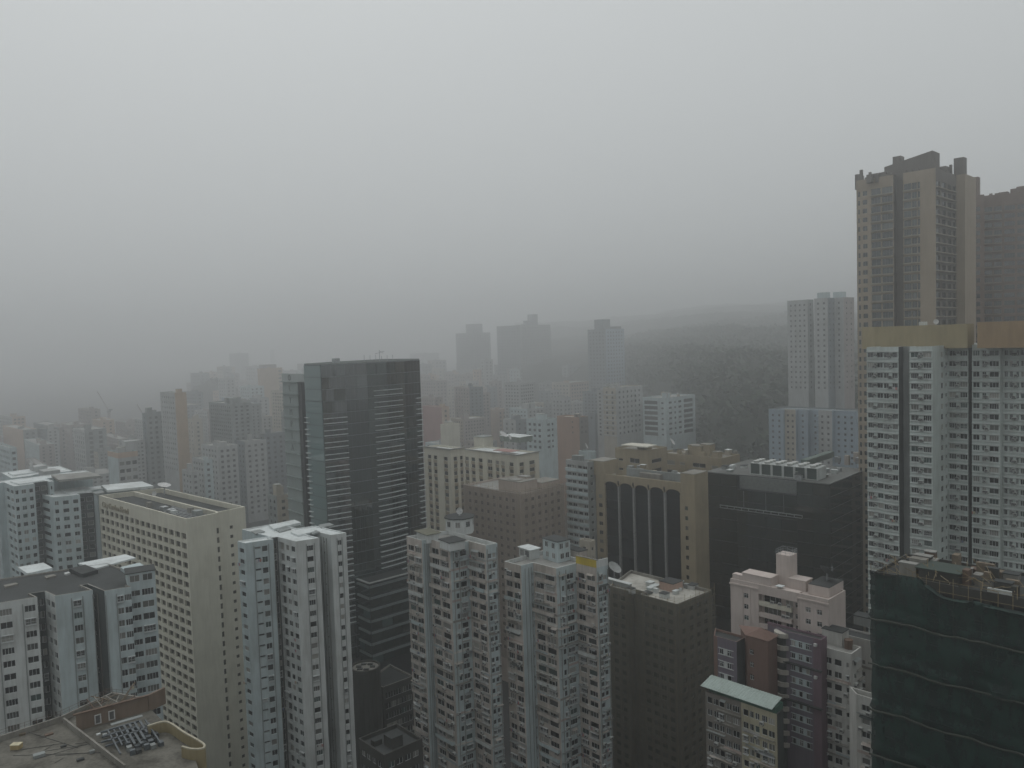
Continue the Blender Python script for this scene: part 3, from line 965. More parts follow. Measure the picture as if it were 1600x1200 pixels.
# --- slim panel tower with the vertical lettering
pts, z = outline((470, 597), 292, 40, 'b@442', 'a@476 b+8')
G5b = Bld('office_tower', 'slim grey-green panelled tower with ring emblem and vertical letters, left of the glass tower', pts, z)
mb = MB(); mb.prism(pts, 0, z)
G5b.part(mb, 'core', [M_CORE])
M_PAN = paint('grey_green_panel', (0.27, 0.31, 0.305), 0.3)
C, Rr = pts[0], pts[1]; e = (Rr - C); L = e.length; e /= L; inn = Vector((-e.y, e.x)); ang = math.atan2(e.y, e.x)
FHp = 4.5
for k in range(14):
    zb = z - (k + 1) * FHp
    q = C - inn * 0.14
    key = ('pan', 1)
    if key not in WMESH:
        mb = MB(); mb.box(0.05, L * 0.84, -0.1, 0.1, 0, FHp - 0.2); mb.box(0, L * 0.87, -0.7, 0.1, FHp - 0.25, FHp - 0.02)
        WMESH[key] = mb.mesh('cladding_panel', [M_PAN])
    G5b.put('cladding_panel', key, (q.x, q.y, zb), ang, (*(C + e * (L / 2) - inn), zb + 2))
q0 = C - inn * 0.1
mb = MB(); T = lambda p: (*(q0 + e * p[0] - inn * p[1]), p[2])
mb.box(-0.3, L * 1.2, -0.4, 0.15, z + 0.004, z + 3.0, 0, T)
G5b.part(mb, 'header_board', [paint('header_panel', (0.36, 0.39, 0.385), 0.25)])
def letter(B, ch, size, pos, e, mat, name='sign_letter', ext=0.05):
    cu = bpy.data.curves.new(name, 'FONT'); cu.body = ch; cu.size = size; cu.extrude = ext; cu.align_x = 'CENTER'
    cu.materials.append(mat)
    o = text_mesh(name, cu); o.parent = B.root
    nn = Vector((e.y, -e.x))
    o.matrix_local = Matrix(((e.x, 0, nn.x, pos[0] - B.org[0]), (e.y, 0, nn.y, pos[1] - B.org[1]), (0, 1, 0, pos[2]), (0, 0, 0, 1)))
    return o
LM = flat('letter_grey', (0.10, 0.115, 0.12), 0.5)
for k, ch in enumerate('LYMPIA'):
    q = C + e * (L * 0.42) - inn * 0.3
    letter(G5b, ch, 3.4, (q.x, q.y, z - (k + 1) * FHp + 0.9), e, LM)
mb = MB()
cen = C + e * (L * 0.42) - inn * 0.3
N = 20
for i in range(N):
    t0, t1 = 2 * math.pi * i / N, 2 * math.pi * (i + 1) / N
    def rp(t, r, d): 
        q = cen + e * (math.cos(t) * r) - inn * d
        return (q.x, q.y, z + 1.5 + math.sin(t) * r)
    mb.poly([rp(t0, 0.75, 0.1), rp(t1, 0.75, 0.1), rp(t1, 1.15, 0.1), rp(t0, 1.15, 0.1)])
    mb.poly([rp(t0, 1.15, 0.1), rp(t1, 1.15, 0.1), rp(t1, 1.15, 0.0), rp(t0, 1.15, 0.0)])
    mb.poly([rp(t1, 0.75, 0.1), rp(t0, 0.75, 0.1), rp(t0, 0.75, 0.0), rp(t1, 0.75, 0.0)])
G5b.part(mb, 'ring_emblem', [LM], occ=False)

# --- banded dark podium and the buildings at its foot
pts, z = outline((577, 912), 260, 42, 'b@546', 'a@643 b+20')
PD = Bld('glass_podium', 'dark teal banded glass podium below the tall glass tower', pts, z)
mb = MB(); mb.prism(pts, 0, z)
PD.part(mb, 'core', [M_CORE])
PD.roof(M_ROOFD, ph=0.0, th=0.3, z=z + 0.01, name='roof')
G_POD = glass('podium_glass', [(0.0, (0.012, 0.02, 0.02)), (0.6, (0.025, 0.04, 0.04)), (0.85, (0.06, 0.1, 0.1))], rough=0.06, ior=1.9)
M_BAND = flat('podium_band', (0.20, 0.235, 0.235), 0.5, 0.0)
for i, sp in ((0, 3), (1, 4)):
    e = pts[i + 1] - pts[i]; L = e.length; e /= L; inn = Vector((-e.y, e.x)); ang = math.atan2(e.y, e.x)
    for k in range(7):
        zb = z - 0.9 - (k + 1) * 3.9
        for j in range(sp):
            q = pts[i] + e * (L / sp * j + 0.06) - inn * 0.1
            PD.put('glass_panel', panel_mesh(L / sp - 0.12, 2.5, G_POD), (q.x, q.y, zb + 0.7), ang + R(random.gauss(0, 0.2)), (*(q + e * (L / sp / 2) - inn * 0.3), zb + 2))
        for zz, th in ((3.25, 0.28), (3.75, 0.22)):
            q = pts[i] - inn * 0.06
            PD.put('sunshade_fin', fin_mesh(L, 0.5, th, M_BAND), (q.x, q.y, zb + zz), ang, (*(q + e * (L / 2) - inn * 0.7), zb + zz))
    mb = MB(); T = lambda p, q=pts[i], e=e, inn=inn: (*(q + e * p[0] - inn * p[1]), p[2])
    mb.box(-0.4, L, -0.2, 0.62, z + 0.02, z + 0.3, 0, T)
    PD.part(mb, 'cornice', [flat('pale_cornice', (0.36, 0.37, 0.36), 0.6)], occ=False)
# drum and lower blocks
c0 = at_dist(571, 1040, 242)
drum = [Vector((c0.x + 4.6 * math.cos(t), c0.y + 4.6 * math.sin(t))) for t in [2 * math.pi * i / 20 for i in range(20)]]
DR = Bld('round_tower', 'low round concrete drum at the foot of the dark glass podium', drum, c0.z)
M_DKC = paint('dark_concrete', (0.06, 0.06, 0.054), 0.5)
DR.walls(M_DKC, None, z1=c0.z)
DR.roof(M_CONC, ph=0.5, th=0.5, wallmat=M_DKC)
mb = MB()
for t in range(6):
    u = c0.xy + Vector((math.cos(t), math.sin(t))) * 2.2
    mb.prism([u + Vector((-.8, -.5)), u + Vector((.8, -.5)), u + Vector((.8, .5)), u + Vector((-.8, .5))], c0.z - 0.5, c0.z - 0.1)
DR.part(mb, 'skylights', [M_ROOFD], occ=False)
pts, z = outline((598, 1074), 246, 42, 'b@575', 'a@646 b+14')
LB = Bld('low_block', 'dark low concrete block with pale roof edge below the banded glass podium', pts, z)
LB.walls(M_DKC, {0: even(3, 1.6), 1: even(5, 2.0, 0.6, 2.0, 'a')}, fh=3.4, top=1.4)
LB.roof(M_ROOFD, ph=0.6, th=0.35, wallmat=M_CONC)
pts, z = outline((600, 1180), 165, 42, 'b@560', 'a@660 b+10')
LC = Bld('low_block', 'low flat roof with pale parapet at the bottom edge beside the pink tenement', pts, z)
LC.walls(M_DKC, {0: even(4, 1.6), 1: even(4, 1.6)}, fh=3.2)
LC.roof(M_ROOFD, ph=0.9, th=0.3, wallmat=M_DKC)
LC.block('stair_head', LC.roofpt(612, 1172), 42, 3, 3, 2.2, M_DKC, M_ROOFD, zb=LC.z - 0.9)
LC.block('roof_hatch', LC.roofpt(585, 1168), 42, 2, 1.4, 1.0, M_DKC, M_ROOFD, zb=LC.z - 0.9)

# --- old flat roof, bottom left corner
zt = 68.0
def rp(px, py, zz=zt): return at_height(px, py, zz)
roofpts = [rp(-40, 1172), rp(18, 1263), rp(330, 1263), rp(300, 1170), rp(225, 1098), rp(176, 1090), rp(95, 1128)]
RF = Bld('old_block', 'grimy old block with railed flat roof, timber debris and blue pipes in the bottom corner', roofpts, zt)
M_BRN = paint('brown_brick_render', (0.20, 0.15, 0.115), 0.6)
RF.walls(M_CONC, None, z1=zt)
mb = MB(); mb.poly([(*p, zt) for p in roofpts])
RF.part(mb, 'roof_deck', [paint('stained_screed', (0.165, 0.158, 0.135), 0.95, streak=(0.5, 0.5, 0.5), dark=(0.3, 0.29, 0.28))])
mb = MB()
def bar(mbx, p, q, w_, z0, z1, mi=0):
    d = (q - p).normalized(); n_ = Vector((-d.y, d.x)) * w_ / 2
    mbx.prism([p - n_, q - n_, q + n_, p + n_], z0, z1, mi, bottom=True)
for p, q in ((rp(-40, 1172), rp(95, 1128)), (rp(95, 1128), rp(176, 1090)), (rp(176, 1090), rp(225, 1098)), (rp(100, 1130), rp(196, 1205)), (rp(-38, 1178), rp(40, 1263))):
    bar(mb, p, q, 0.3, zt + 0.004, zt + 0.95)
RF.part(mb, 'parapet', [M_CONC])
mb = MB()
for p, q in ((rp(-40, 1172), rp(95, 1128)), (rp(95, 1128), rp(176, 1090)), (rp(-38, 1178), rp(40, 1263)), (rp(165, 1092), rp(200, 1095))):
    n_ = max(2, int((q - p).length / 1.6))
    for i in range(n_ + 1):
        c = p.lerp(q, i / n_)
        mb.rod((*c, zt + 0.9), (*c, zt + 1.9), 0.03, 4)
    for hh in (1.4, 1.88):
        mb.rod((*p, zt + hh), (*q, zt + hh), 0.025, 4)
RF.part(mb, 'railing', [M_RUST], occ=False)
# inner brown wall with two white window frames, sunken court with pipes
p, q = rp(120, 1142), rp(232, 1110)
mb = MB(); bar(mb, p, q, 0.5, zt - 0.2, zt + 2.7)
bar(mb, q, q + Vector((1.6, 3.0)), 0.4, zt - 0.2, zt + 2.7)
RF.part(mb, 'brown_wall', [M_BRN])
mb = MB(); bar(mb, p + Vector((-0.3, -0.3)), q + Vector((0.3, -0.3)), 0.5, zt + 2.704, zt + 2.9)
RF.part(mb, 'wall_coping', [M_RUST], occ=False)
d = (q - p).normalized(); n_ = Vector((d.y, -d.x))
for t in (0.24, 0.43):
    c = p + (q - p) * t + n_ * 0.27
    mb = MB()
    T = lambda k, c=c: (*(c + d * k[0] + n_ * k[1]), k[2])
    mb.box(0, 0.16, 0, 0.1, zt + 0.3, zt + 1.9, 0, T); mb.box(0.84, 1.0, 0, 0.1, zt + 0.3, zt + 1.9, 0, T)
    mb.box(0.164, 0.836, 0, 0.1, zt + 1.74, zt + 1.9, 0, T); mb.box(0.164, 0.836, 0, 0.1, zt + 0.3, zt + 0.42, 0, T)
    mb.box(0.164, 0.836, 0, 0.03, zt + 0.424, zt + 1.736, 1, T)
    RF.part(mb, 'window', [M_DISH, M_ACD], occ=False)
random.seed(3)
for k in range(16):                        # loose timber and sheets on the brown wall's far side
    c = rp(random.uniform(140, 205), random.uniform(1098, 1118)); t = random.uniform(0, 3.1)
    ln = random.uniform(1.5, 5)
    v = Vector((math.cos(t), math.sin(t))) * ln / 2
    mb = MB(); h0 = zt + random.uniform(0.3, 1.2)
    mb.rod((*(c - v), h0), (*(c + v), h0 + random.uniform(0.0, 1.4)), random.uniform(0.06, 0.13), 4)
    RF.part(mb, 'timber', [random.choice((M_WOOD, M_RUST, M_CONC))], occ=False)
c = rp(178, 1122)
mb = MB(); mb.rod((*c, zt + 1), (*(c + Vector((2.2, 3.5))), zt + 4.6), 0.14, 4)
RF.part(mb, 'timber', [M_WOOD], occ=False)
M_PIPE = flat('blue_grey_pipe', (0.085, 0.10, 0.11), 0.6, 0.0)
w0 = rp(122, 1150); wu = (rp(232, 1118) - w0).normalized(); wv = Vector((wu.y, -wu.x))     # along the brown wall, and out from it
def spot(u, v): return w0 + wu * u + wv * v
for k in range(11):                            # long ducts beside the wall, then runs at right angles to them
    mb = MB(); v = 2.2 + k * 0.62; u0 = random.uniform(2.0, 4.5); u1 = random.uniform(7.0, 9.6)
    bar(mb, spot(u0, v), spot(u1, v + random.uniform(-0.1, 0.1)), random.choice((0.25, 0.38)), zt + 0.35 + (k % 3) * 0.25, zt + 0.62 + (k % 3) * 0.25)
    RF.part(mb, 'duct', [M_PIPE], occ=False)
for k in range(8):
    mb = MB(); u = 3.8 + k * 0.8
    bar(mb, spot(u, 3.2 + random.uniform(0, 0.8)), spot(u, random.uniform(8.5, 14)), random.choice((0.22, 0.34)), zt + 0.9, zt + 1.12)
    RF.part(mb, 'duct', [M_PIPE], occ=False)
for k in range(30):
    u, v = 5.2 + (k % 5) * 1.0 + random.uniform(-0.15, 0.15), 4.8 + (k // 5) * 1.5 + random.uniform(-0.2, 0.2)
    mb = MB(); bar(mb, spot(u, v), spot(u + 0.75, v), random.uniform(0.6, 0.95), zt + 0.004, zt + random.uniform(0.55, 0.85))
    RF.part(mb, 'plant_unit', [random.choice((M_PIPE, M_PIPE, M_ROOFD, M_GREY))], occ=False)
mb = MB(); bar(mb, spot(4.6, 1.6), spot(9.4, 1.6), 0.8, zt + 0.95, zt + 1.03); RF.part(mb, 'pale_sheet', [M_GREY], occ=False)
for u, v in ((2.2, 3.0), (3.0, 3.7)):
    mb = MB(); bar(mb, spot(u, v), spot(u + 0.6, v), 0.4, zt + 0.5, zt + 0.72); RF.part(mb, 'junction_box', [M_WHITE], occ=False)
mb = MB()
for k in range(9):
    p, q = rp(random.uniform(10, 120), random.uniform(1140, 1195)), rp(random.uniform(60, 190), random.uniform(1150, 1200))
    mb.rod((*p, zt + 0.06), (*q, zt + 0.08), 0.035, 4)
RF.part(mb, 'loose_cables', [M_ROOFD], occ=False, kind='stuff')
for px, py, wd in ((70, 1150, 1.2), (95, 1168, 0.8), (52, 1185, 1.6), (120, 1190, 1.0), (140, 1178, 0.7), (30, 1150, 0.9)):
    p = rp(px, py); mb = MB(); bar(mb, p, p + wu * wd, wd * 0.6, zt + 0.004, zt + random.uniform(0.12, 0.6)); RF.part(mb, 'roof_clutter', [random.choice((M_WOOD, M_GREY, M_RUST, M_ROOFD))], occ=False)
# curved tan parapet wall
path = [rp(231, 1150), rp(262, 1143), rp(290, 1160), rp(314, 1174), rp(322, 1181), rp(318, 1187), rp(300, 1188), rp(284, 1184)]
mb = MB()
N = len(path)
fine = []
for i in range(N - 1):
    P0, P1, P2, P3 = path[max(0, i - 1)], path[i], path[i + 1], path[min(N - 1, i + 2)]
    for k in range(6):
        t = k / 6
        fine.append(0.5 * ((2 * P1) + (P2 - P0) * t + (2 * P0 - 5 * P1 + 4 * P2 - P3) * t * t + (3 * P1 - P0 - 3 * P2 + P3) * t ** 3))
fine.append(path[-1])
inn_ = []
for i, p in enumerate(fine):
    d = (fine[min(i + 1, len(fine) - 1)] - fine[max(0, i - 1)]).normalized()
    inn_.append(p + Vector((d.y, -d.x)) * 0.3)
for z0, z1, mi, grow in ((zt - 14, zt + 1.6, 0, 0), (zt + 1.6, zt + 1.8, 1, 0)):
    for i in range(len(fine) - 1):
        A, B_, C_, D_ = fine[i], fine[i + 1], inn_[i + 1], inn_[i]
        mb.poly([(*A, z0), (*B_, z0), (*B_, z1), (*A, z1)], mi); mb.poly([(*C_, z0), (*D_, z0), (*D_, z1), (*C_, z1)], mi)
        mb.poly([(*A, z1), (*B_, z1), (*C_, z1), (*D_, z1)], mi)
RF.part(mb, 'curved_parapet', [paint('ochre_render', (0.30, 0.25, 0.145), 0.5), flat('pale_coping', (0.40, 0.37, 0.28), 0.7)])
c = rp(26, 1170)
tk = bpy.data.objects.new('roof_box', None); tk.location = (*c, zt); col.objects.link(tk)
tag(tk, 'small tan crate standing alone on the grimy flat roof', 'crate')
mb = MB(); mb.box(-0.7, 0.7, -0.5, 0.5, 0.05, 0.75); mb.obj('crate_body', flat('crate_tan', (0.42, 0.32, 0.15)), tk)
mb = MB(); mb.box(-0.75, 0.75, -0.55, 0.55, 0.754, 0.84); mb.obj('crate_lid', flat('crate_pale', (0.5, 0.45, 0.3)), tk)

# ================================================================== near buildings, right half
def edge(B, i, pts=None):
    pts = pts or B.pts
    p0, p1 = pts[i], pts[(i + 1) % len(pts)]
    e = p1 - p0; L = e.length; e = e / L
    return p0, e, Vector((-e.y, e.x)), math.atan2(e.y, e.x), L
def onedge(B, name, i, u0, u1, d0, d1, z0, z1, mat, parts=1, occ=False):
    """a box fixed to wall i, from u0 to u1 along it and d0..d1 outward"""
    p0, e, inn, ang, L = edge(B, i)
    T = lambda p: (*(p0 + e * p[0] - inn * p[1]), p[2])
    mb = MB(); mb.box(u0, u1, d0, d1, z0, z1, 0, T)
    return B.part(mb, name, [mat], occ=occ)
def net_mat(name, c, alpha, c2):
    m, t, p = principled(name)
    g = t.nodes.new('ShaderNodeNewGeometry')
    n = t.nodes.new('ShaderNodeTexNoise'); n.inputs['Scale'].default_value = 0.5; n.inputs['Detail'].default_value = 7; n.inputs['Roughness'].default_value = 0.7
    mp = t.nodes.new('ShaderNodeMapping'); mp.inputs['Scale'].default_value = (1, 1, 0.45)
    t.links.new(g.outputs['Position'], mp.inputs[0]); t.links.new(mp.outputs[0], n.inputs['Vector'])
    mx = t.nodes.new('ShaderNodeMix'); mx.data_type = 'RGBA'
    mx.inputs['A'].default_value = (*c, 1); mx.inputs['B'].default_value = (*c2, 1)
    rr = t.nodes.new('ShaderNodeMapRange'); rr.inputs['From Min'].default_value = 0.35; rr.inputs['From Max'].default_value = 0.65
    t.links.new(n.outputs[0], rr.inputs[0]); t.links.new(rr.outputs[0], mx.inputs['Factor'])
    t.links.new(mx.outputs['Result'], p.inputs['Base Color'])
    p.inputs['Roughness'].default_value = 0.8
    r2 = t.nodes.new('ShaderNodeMapRange'); r2.inputs['From Min'].default_value = 0.3; r2.inputs['From Max'].default_value = 0.7
    r2.inputs['To Min'].default_value = alpha - 0.12; r2.inputs['To Max'].default_value = min(1, alpha + 0.12)
    t.links.new(n.outputs[0], r2.inputs[0]); t.links.new(r2.outputs[0], p.inputs['Alpha'])
    return m
from mathutils import noise as mnoise
def netting(B, path, z0, z1, mat, off=1.3, step=0.9, lift=9.0, bulge=0.5, seed=0, ztop=None, skirt=0.6):
    """safety net hung on bamboo: a creased sheet that bellies out between lift lines"""
    segs = []
    for i in range(len(path) - 1):
        p, q = path[i], path[i + 1]
        n = max(1, int((q - p).length / step)); d = (q - p).normalized(); nn = Vector((d.y, -d.x))
        for k in range(n + (i == len(path) - 2)):
            segs.append((p.lerp(q, k / n), nn))
    rows = int((z1 - z0) / step)
    mb = MB()
    for r_ in range(rows + 1):
        z = z1 - (z1 - z0) * r_ / rows
        for c_, (p, nn) in enumerate(segs):
            t = ((z1 - z) % lift) / lift
            nv = mnoise.noise(Vector((c_ * 0.16 + seed, z * 0.12, seed * 3.1))) + 0.5 * mnoise.noise(Vector((c_ * 0.45, z * 0.5 + seed, 7)))
            wob = 0.35 * mnoise.noise(Vector((c_ * 0.1, seed, 3)))
            t = ((z1 - z + wob * 4) % lift) / lift
            o = off + bulge * nv + bulge * 0.9 * math.sin(math.pi * t) + (skirt * max(0.0, (t - 0.86) / 0.14) if skirt else 0)
            zz = z
            if ztop:
                zz = min(z, ztop(c_ / len(segs)) + 0.5 * nv) if r_ < rows * 0.5 else z
            q = p + nn * o
            mb.v.append((q.x, q.y, zz))
    n = len(segs)
    for r_ in range(rows):
        for c_ in range(n - 1):
            k = r_ * n + c_
            mb.f.append((k, k + n, k + n + 1, k + 1)); mb.m.append(0)
    return B.part(mb, 'safety_net', [mat], occ=False, smooth=True)
def bamboo(B, path, z0, z1, off=1.0, pitch=2.2, over=1.5, hz=2.2):
    mb = MB()
    for i in range(len(path) - 1):
        p, q = path[i], path[i + 1]
        L = (q - p).length; d = (q - p) / L; nn = Vector((d.y, -d.x))
        n = max(1, int(L / pitch))
        for k in range(n + 1):
            c = p + d * (L * k / n) + nn * (off + random.uniform(-0.1, 0.1))
            mb.rod((*c, z0), (*(c + d * random.uniform(-0.3, 0.3)), z1 + random.uniform(0.2, over)), 0.055, 4)
        zz = z1 + 0.4
        while zz > z0:
            a_, c_ = p + nn * off, q + nn * off
            mb.rod((*a_, zz), (*c_, zz + random.uniform(-0.1, 0.1)), 0.045, 4)
            zz -= hz
    return B.part(mb, 'bamboo_poles', [M_BAMBOO], occ=False, kind='stuff')
def clutter(B, pts4, zb, n, seed=1, hs=(0.5, 2.0), ang=42, mats=None, names=('plant_unit', 'water_tank', 'roof_hatch')):
    random.seed(seed)
    for k in range(n):
        u, v = random.random(), random.random()
        c = pts4[0].lerp(pts4[1], u).lerp(pts4[3].lerp(pts4[2], u), v)
        B.block(random.choice(names), c, ang, random.uniform(0.8, 3.0), random.uniform(0.8, 2.4), random.uniform(*hs), random.choice(mats or (M_WHITE, M_GREY, M_CONC, M_COOL)), random.choice((None, M_ROOFD, M_ROOFG if mats and M_WOOD in mats else M_ROOFW)), zb=zb, over=0.1)
def roof_quad(B, px4, zz):
    return [at_height(x, y, zz) for x, y in px4]

# --- brown-netted block under repair, centre bottom
pts, z = outline((1058, 944), 215, 42, 'b@1000 a+2.5 b@990 a-2.5 b@952', 'a@1112 b+30')
N8 = Bld('netted_block', 'block wrapped in brown scaffold netting, debris on its pale roof, right of the yellow-banded tenement', pts, z)
M_BRC = paint('brown_concrete', (0.22, 0.21, 0.17), 0.6)
N8.walls(M_BRC, {0: even(2, 1.8), 4: even(4, 1.8), 5: even(4, 1.8)}, fh=2.8, top=1.6, far=True)
N8.roof(paint('pale_debris_roof', (0.46, 0.45, 0.41), 0.85, streak=(0.6, 0.6, 0.6)), ph=0.9, th=0.3, wallmat=M_CONC)
M_NETB = net_mat('brown_net', (0.06, 0.057, 0.044), 0.45, (0.14, 0.128, 0.097))
netting(N8, [pts[0], pts[5], pts[6]], 0, z + 0.3, M_NETB, off=1.1, lift=11, bulge=0.35, seed=2, skirt=0.3)
bamboo(N8, [pts[0], pts[5], pts[6]], 2, z + 0.6, off=0.9, over=1.8)
q4 = roof_quad(N8, ((985, 930), (1050, 938), (1095, 918), (1030, 910)), z - 0.9)
clutter(N8, q4, z - 0.9, 14, 4, (0.4, 1.5), mats=(M_WHITE, M_WHITE, M_GREY, M_COOL))
P = N8.block('rooftop_hut', at_height(1052, 926, z - 0.9), 42, 4.6, 5.0, 2.4, paint('salmon_render', (0.46, 0.32, 0.26), 0.4), M_ROOFD, zb=z - 0.9, over=0.15)
N8.block('rooftop_hut', at_height(983, 922, z - 0.9), 42, 1.2, 9.0, 1.6, M_GREY, M_WHITE, zb=z - 0.9, over=0.2)

# --- pink block
M_PINK = paint('pink_render', (0.56, 0.49, 0.455), 0.3)
pts, z = outline((1295, 937), 176, 44, 'b@1246 a+1.6 b@1190 a-1.6 b@1141', 'a@1321 b+24')
PK = Bld('pink_block', 'pale pink block with stepped rooftop and square pink lift tower', pts, z)
PK.walls(M_PINK, {0: [(0.48, 0.64, 0.9, 1.2, 'a2')], 2: [(0.06, 0.5, 0.5, 1.7, 'q|b'), (0.62, 0.8, 0.7, 1.4, 'a'), (0.86, 0.98, 0.8, 1.2, 'a2')],
                  4: [(0.26, 0.42, 0.9, 1.2, 'a2'), (0.62, 0.78, 0.9, 1.2, 'a2')]}, fh=2.76, top=2.2, rec=0.2)
PK.roof(M_PINK, ph=0.7, th=0.3, wallmat=M_PINK)
for i in (0, 4):
    p0, e, inn, ang, L = edge(PK, i)
    onedge(PK, 'cornice', i, -0.15, L + 0.15, 0.004, 0.28, z - 1.3, z - 0.95, M_PINK)
    for f in ((0.44, 0.46), (0.68, 0.72)) if i == 0 else ((0.02, 0.05),):
        onedge(PK, 'pilaster', i, L * f[0], L * f[1], 0.004, 0.12, z - 22, z - 1.32, M_PINK)
p0, e, inn, ang, L = edge(PK, 2)
for k in range(8):                          # balcony parapets across the recessed middle
    zb = z - 2.2 - (k + 1) * 2.76
    onedge(PK, 'balcony', 2, 0.05, L * 0.84, 0.9, 1.55, zb - 0.12, zb + 0.95, M_PINK if k else M_CREAM)
    for q in range(3):
        c = p0 + e * (L * random.uniform(0.1, 0.8)) - inn * 1.0
        PK.put('air_conditioner', ac_mesh(), (c.x, c.y, zb + 0.97), ang)
onedge(PK, 'recess_header', 2, 0.03, L - 0.03, 0.0, 1.7, z - 2.2, z + 0.02, M_PINK)
zr = z - 0.7
PK.block('tank_room', at_height(1204, 921, zr), 44, 3.6, 7.4, 2.6, M_PINK, M_PINK, zb=zr, over=0.12)
P = PK.block('lift_tower', at_height(1235, 918, zr), 44, 3.6, 3.6, 7.6, M_PINK, None, zb=zr)
mb = MB()
for a0, b0 in zip(P, P[1:] + P[:1]):
    for t in (0, 0.33, 0.67):
        c = a0.lerp(b0, t); mb.rod((*c, zr + 7.6), (*c, zr + 8.8), 0.04, 4)
    for hh in (8.2, 8.8):
        mb.rod((*a0, zr + hh), (*b0, zr + hh), 0.04, 4)
    mb.rod((*a0, zr + 7.6), (*b0, zr + 8.8), 0.03, 4)
PK.part(mb, 'tower_railing', [M_STEEL], occ=False)
PK.block('tank_room', at_height(1259, 925, zr), 44, 3.4, 4.2, 2.4, M_PINK, M_PINK, zb=zr, over=0.12)
PK.block('rooftop_hut', at_height(1296, 936, zr), 44, 7.5, 5.0, 2.5, M_PINK, M_ROOFD, zb=zr, over=0.0)
PK.block('raised_parapet', pts[1] + Vector((0.3, 0.3)), 44, 1.6, 7.2, 1.9, M_PINK, None, zb=zr)
onedge(PK, 'hatch_canopy', 2, L * 0.45, L * 0.62, 0.2, 1.8, z + 0.5, z + 0.62, M_ROOFW)
DK = dish('dark mesh dish lying back on the pink block roof beside the pink tower', (*at_height(1293, 925, zr), zr + 2.2), 4.4, 70, 42, post=0.4)

[c for c in DK.children if c.name.startswith('reflector')][0].data.materials[0] = flat('dark_mesh_dish', (0.07, 0.075, 0.075), 0.7)
# --- purple, brown, mint-roofed and off-white blocks below the pink one
M_PURP = paint('purple_grey_tile', (0.175, 0.155, 0.185), 0.4)
M_MAUVE = paint('mauve_tile', (0.18, 0.125, 0.15), 0.4)
M_BRWN = paint('brown_tile', (0.19, 0.125, 0.105), 0.4)
def banded(B, i, f0, f1, n, fh, top, mat):
    """pale window bands: a shallow surround with n windows and blank pale panels between"""
    p0, e, inn, ang, L = edge(B, i)
    for k in range(9):
        zb = B.z - top - (k + 1) * fh
        if project((*p0, zb + 2))[1] > 1240:
            break
        w_ = (f1 - f0) * L
        onedge(B, 'window_surround', i, f0 * L, f1 * L, 0.004, 0.14, zb + 0.6, zb + 0.72, mat)
        onedge(B, 'window_surround', i, f0 * L, f1 * L, 0.004, 0.14, zb + 2.06, zb + 2.16, mat)
        for j in range(n):
            u = f0 * L + w_ * (j + 0.2) / n
            c = p0 + e * u - inn * 0.03
            B.put('window', window_mesh(w_ / n * 0.5, 1.3, random.choice(('a2', 'a', 'p')), G_ROOM, FRAME_W), (c.x, c.y, zb + 0.73), ang)
            if j < n - 1:
                onedge(B, 'pale_panel', i, u + w_ / n * 0.52, u + w_ / n * 0.96, 0.004, 0.07, zb + 0.74, zb + 2.04, mat)
pts, z = outline((1283, 1000), 168, 44, 'b@1227', 'a@1292 b+14')
PU = Bld('purple_block', 'narrow purple-grey tiled block with pale window bands below the pink block', pts, z)
PU.walls(M_PURP, None, emats={1: M_MAUVE})
PU.roof(M_ROOFD, ph=0.5, th=0.2, wallmat=M_MAUVE)
p0, e, inn, ang, L = edge(PU, 0)
onedge(PU, 'mauve_strip', 0, L * 0.78, L - 0.01, 0.004, 0.06, 0, z - 0.004, M_MAUVE)
banded(PU, 0, 0.14, 0.74, 3, 2.78, 0.9, M_COOL)
for zz in (z - 7.0, z - 15.4):
    onedge(PU, 'step_roof', 0, -0.3, L + 0.2, 0.0, 0.8, zz, zz + 0.25, M_ROOFD)
for zz in (z - 1.6, z - 8.8):
    onedge(PU, 'outdoor_lamp', 0, L * 0.82, L * 0.9, 0.1, 0.6, zz, zz + 0.6, M_DISH)
mb = MB()
for k in range(10):                          # rounded balconies left of the purple face
    zb = z - 1.6 - k * 2.78
    c = p0 - e * 1.0 + inn * 1.0
    pp = [c + Vector((math.cos(t), math.sin(t))) * 2.0 for t in [2 * math.pi * i / 14 for i in range(14)]]
    m2 = MB(); m2.prism(pp, zb, zb + 1.0, bottom=True)
    PU.part(m2, 'rounded_balcony', [paint('stone_white', (0.42, 0.40, 0.36), 0.5)], occ=False)
mb.prism([c + Vector((math.cos(t), math.sin(t))) * 1.6 for t in [2 * math.pi * i / 10 for i in range(10)]], 0, z - 0.7)
PU.part(mb, 'balcony_shaft', [M_DARK])
pts, z = outline((1151, 1003), 174, 44, 'b@1115', 'a@1166 b+8')
P1_ = Bld('grey_block', 'slim blue-grey block with pale window bands, left of the brown tiled block', pts, z)
P1_.walls(M_PURP, None, emats={1: M_DARK})
P1_.roof(M_ROOFD, ph=0.5, th=0.2, wallmat=M_BRWN)
banded(P1_, 0, 0.2, 0.86, 2, 2.9, 1.6, M_WHITE)
p0, e, inn, ang, L = edge(P1_, 0)
onedge(P1_, 'brown_strip', 0, 0.01, L * 0.16, 0.004, 0.05, 0, z - 0.01, M_BRWN)
pts, z = outline((1200, 1001), 171, 44, 'b@1166', 'a@1214 b+9')
P2_ = Bld('brown_block', 'blank brown tiled block with low hipped roof above the mint-green tin roof', pts, z)
P2_.walls(M_BRWN, {0: [(0.14, 0.32, 0.9, 1.2, 'a2')]}, fh=2.9, top=2.2)
ctr = (pts[0] + pts[2]) / 2
mb = MB()
Q = inset(pts, -0.3)
for i in range(4):
    mb.poly([(*Q[i], z), (*Q[(i + 1) % 4], z), (*ctr, z + 1.7)])
mb.poly([(*q, z) for q in reversed(Q)])
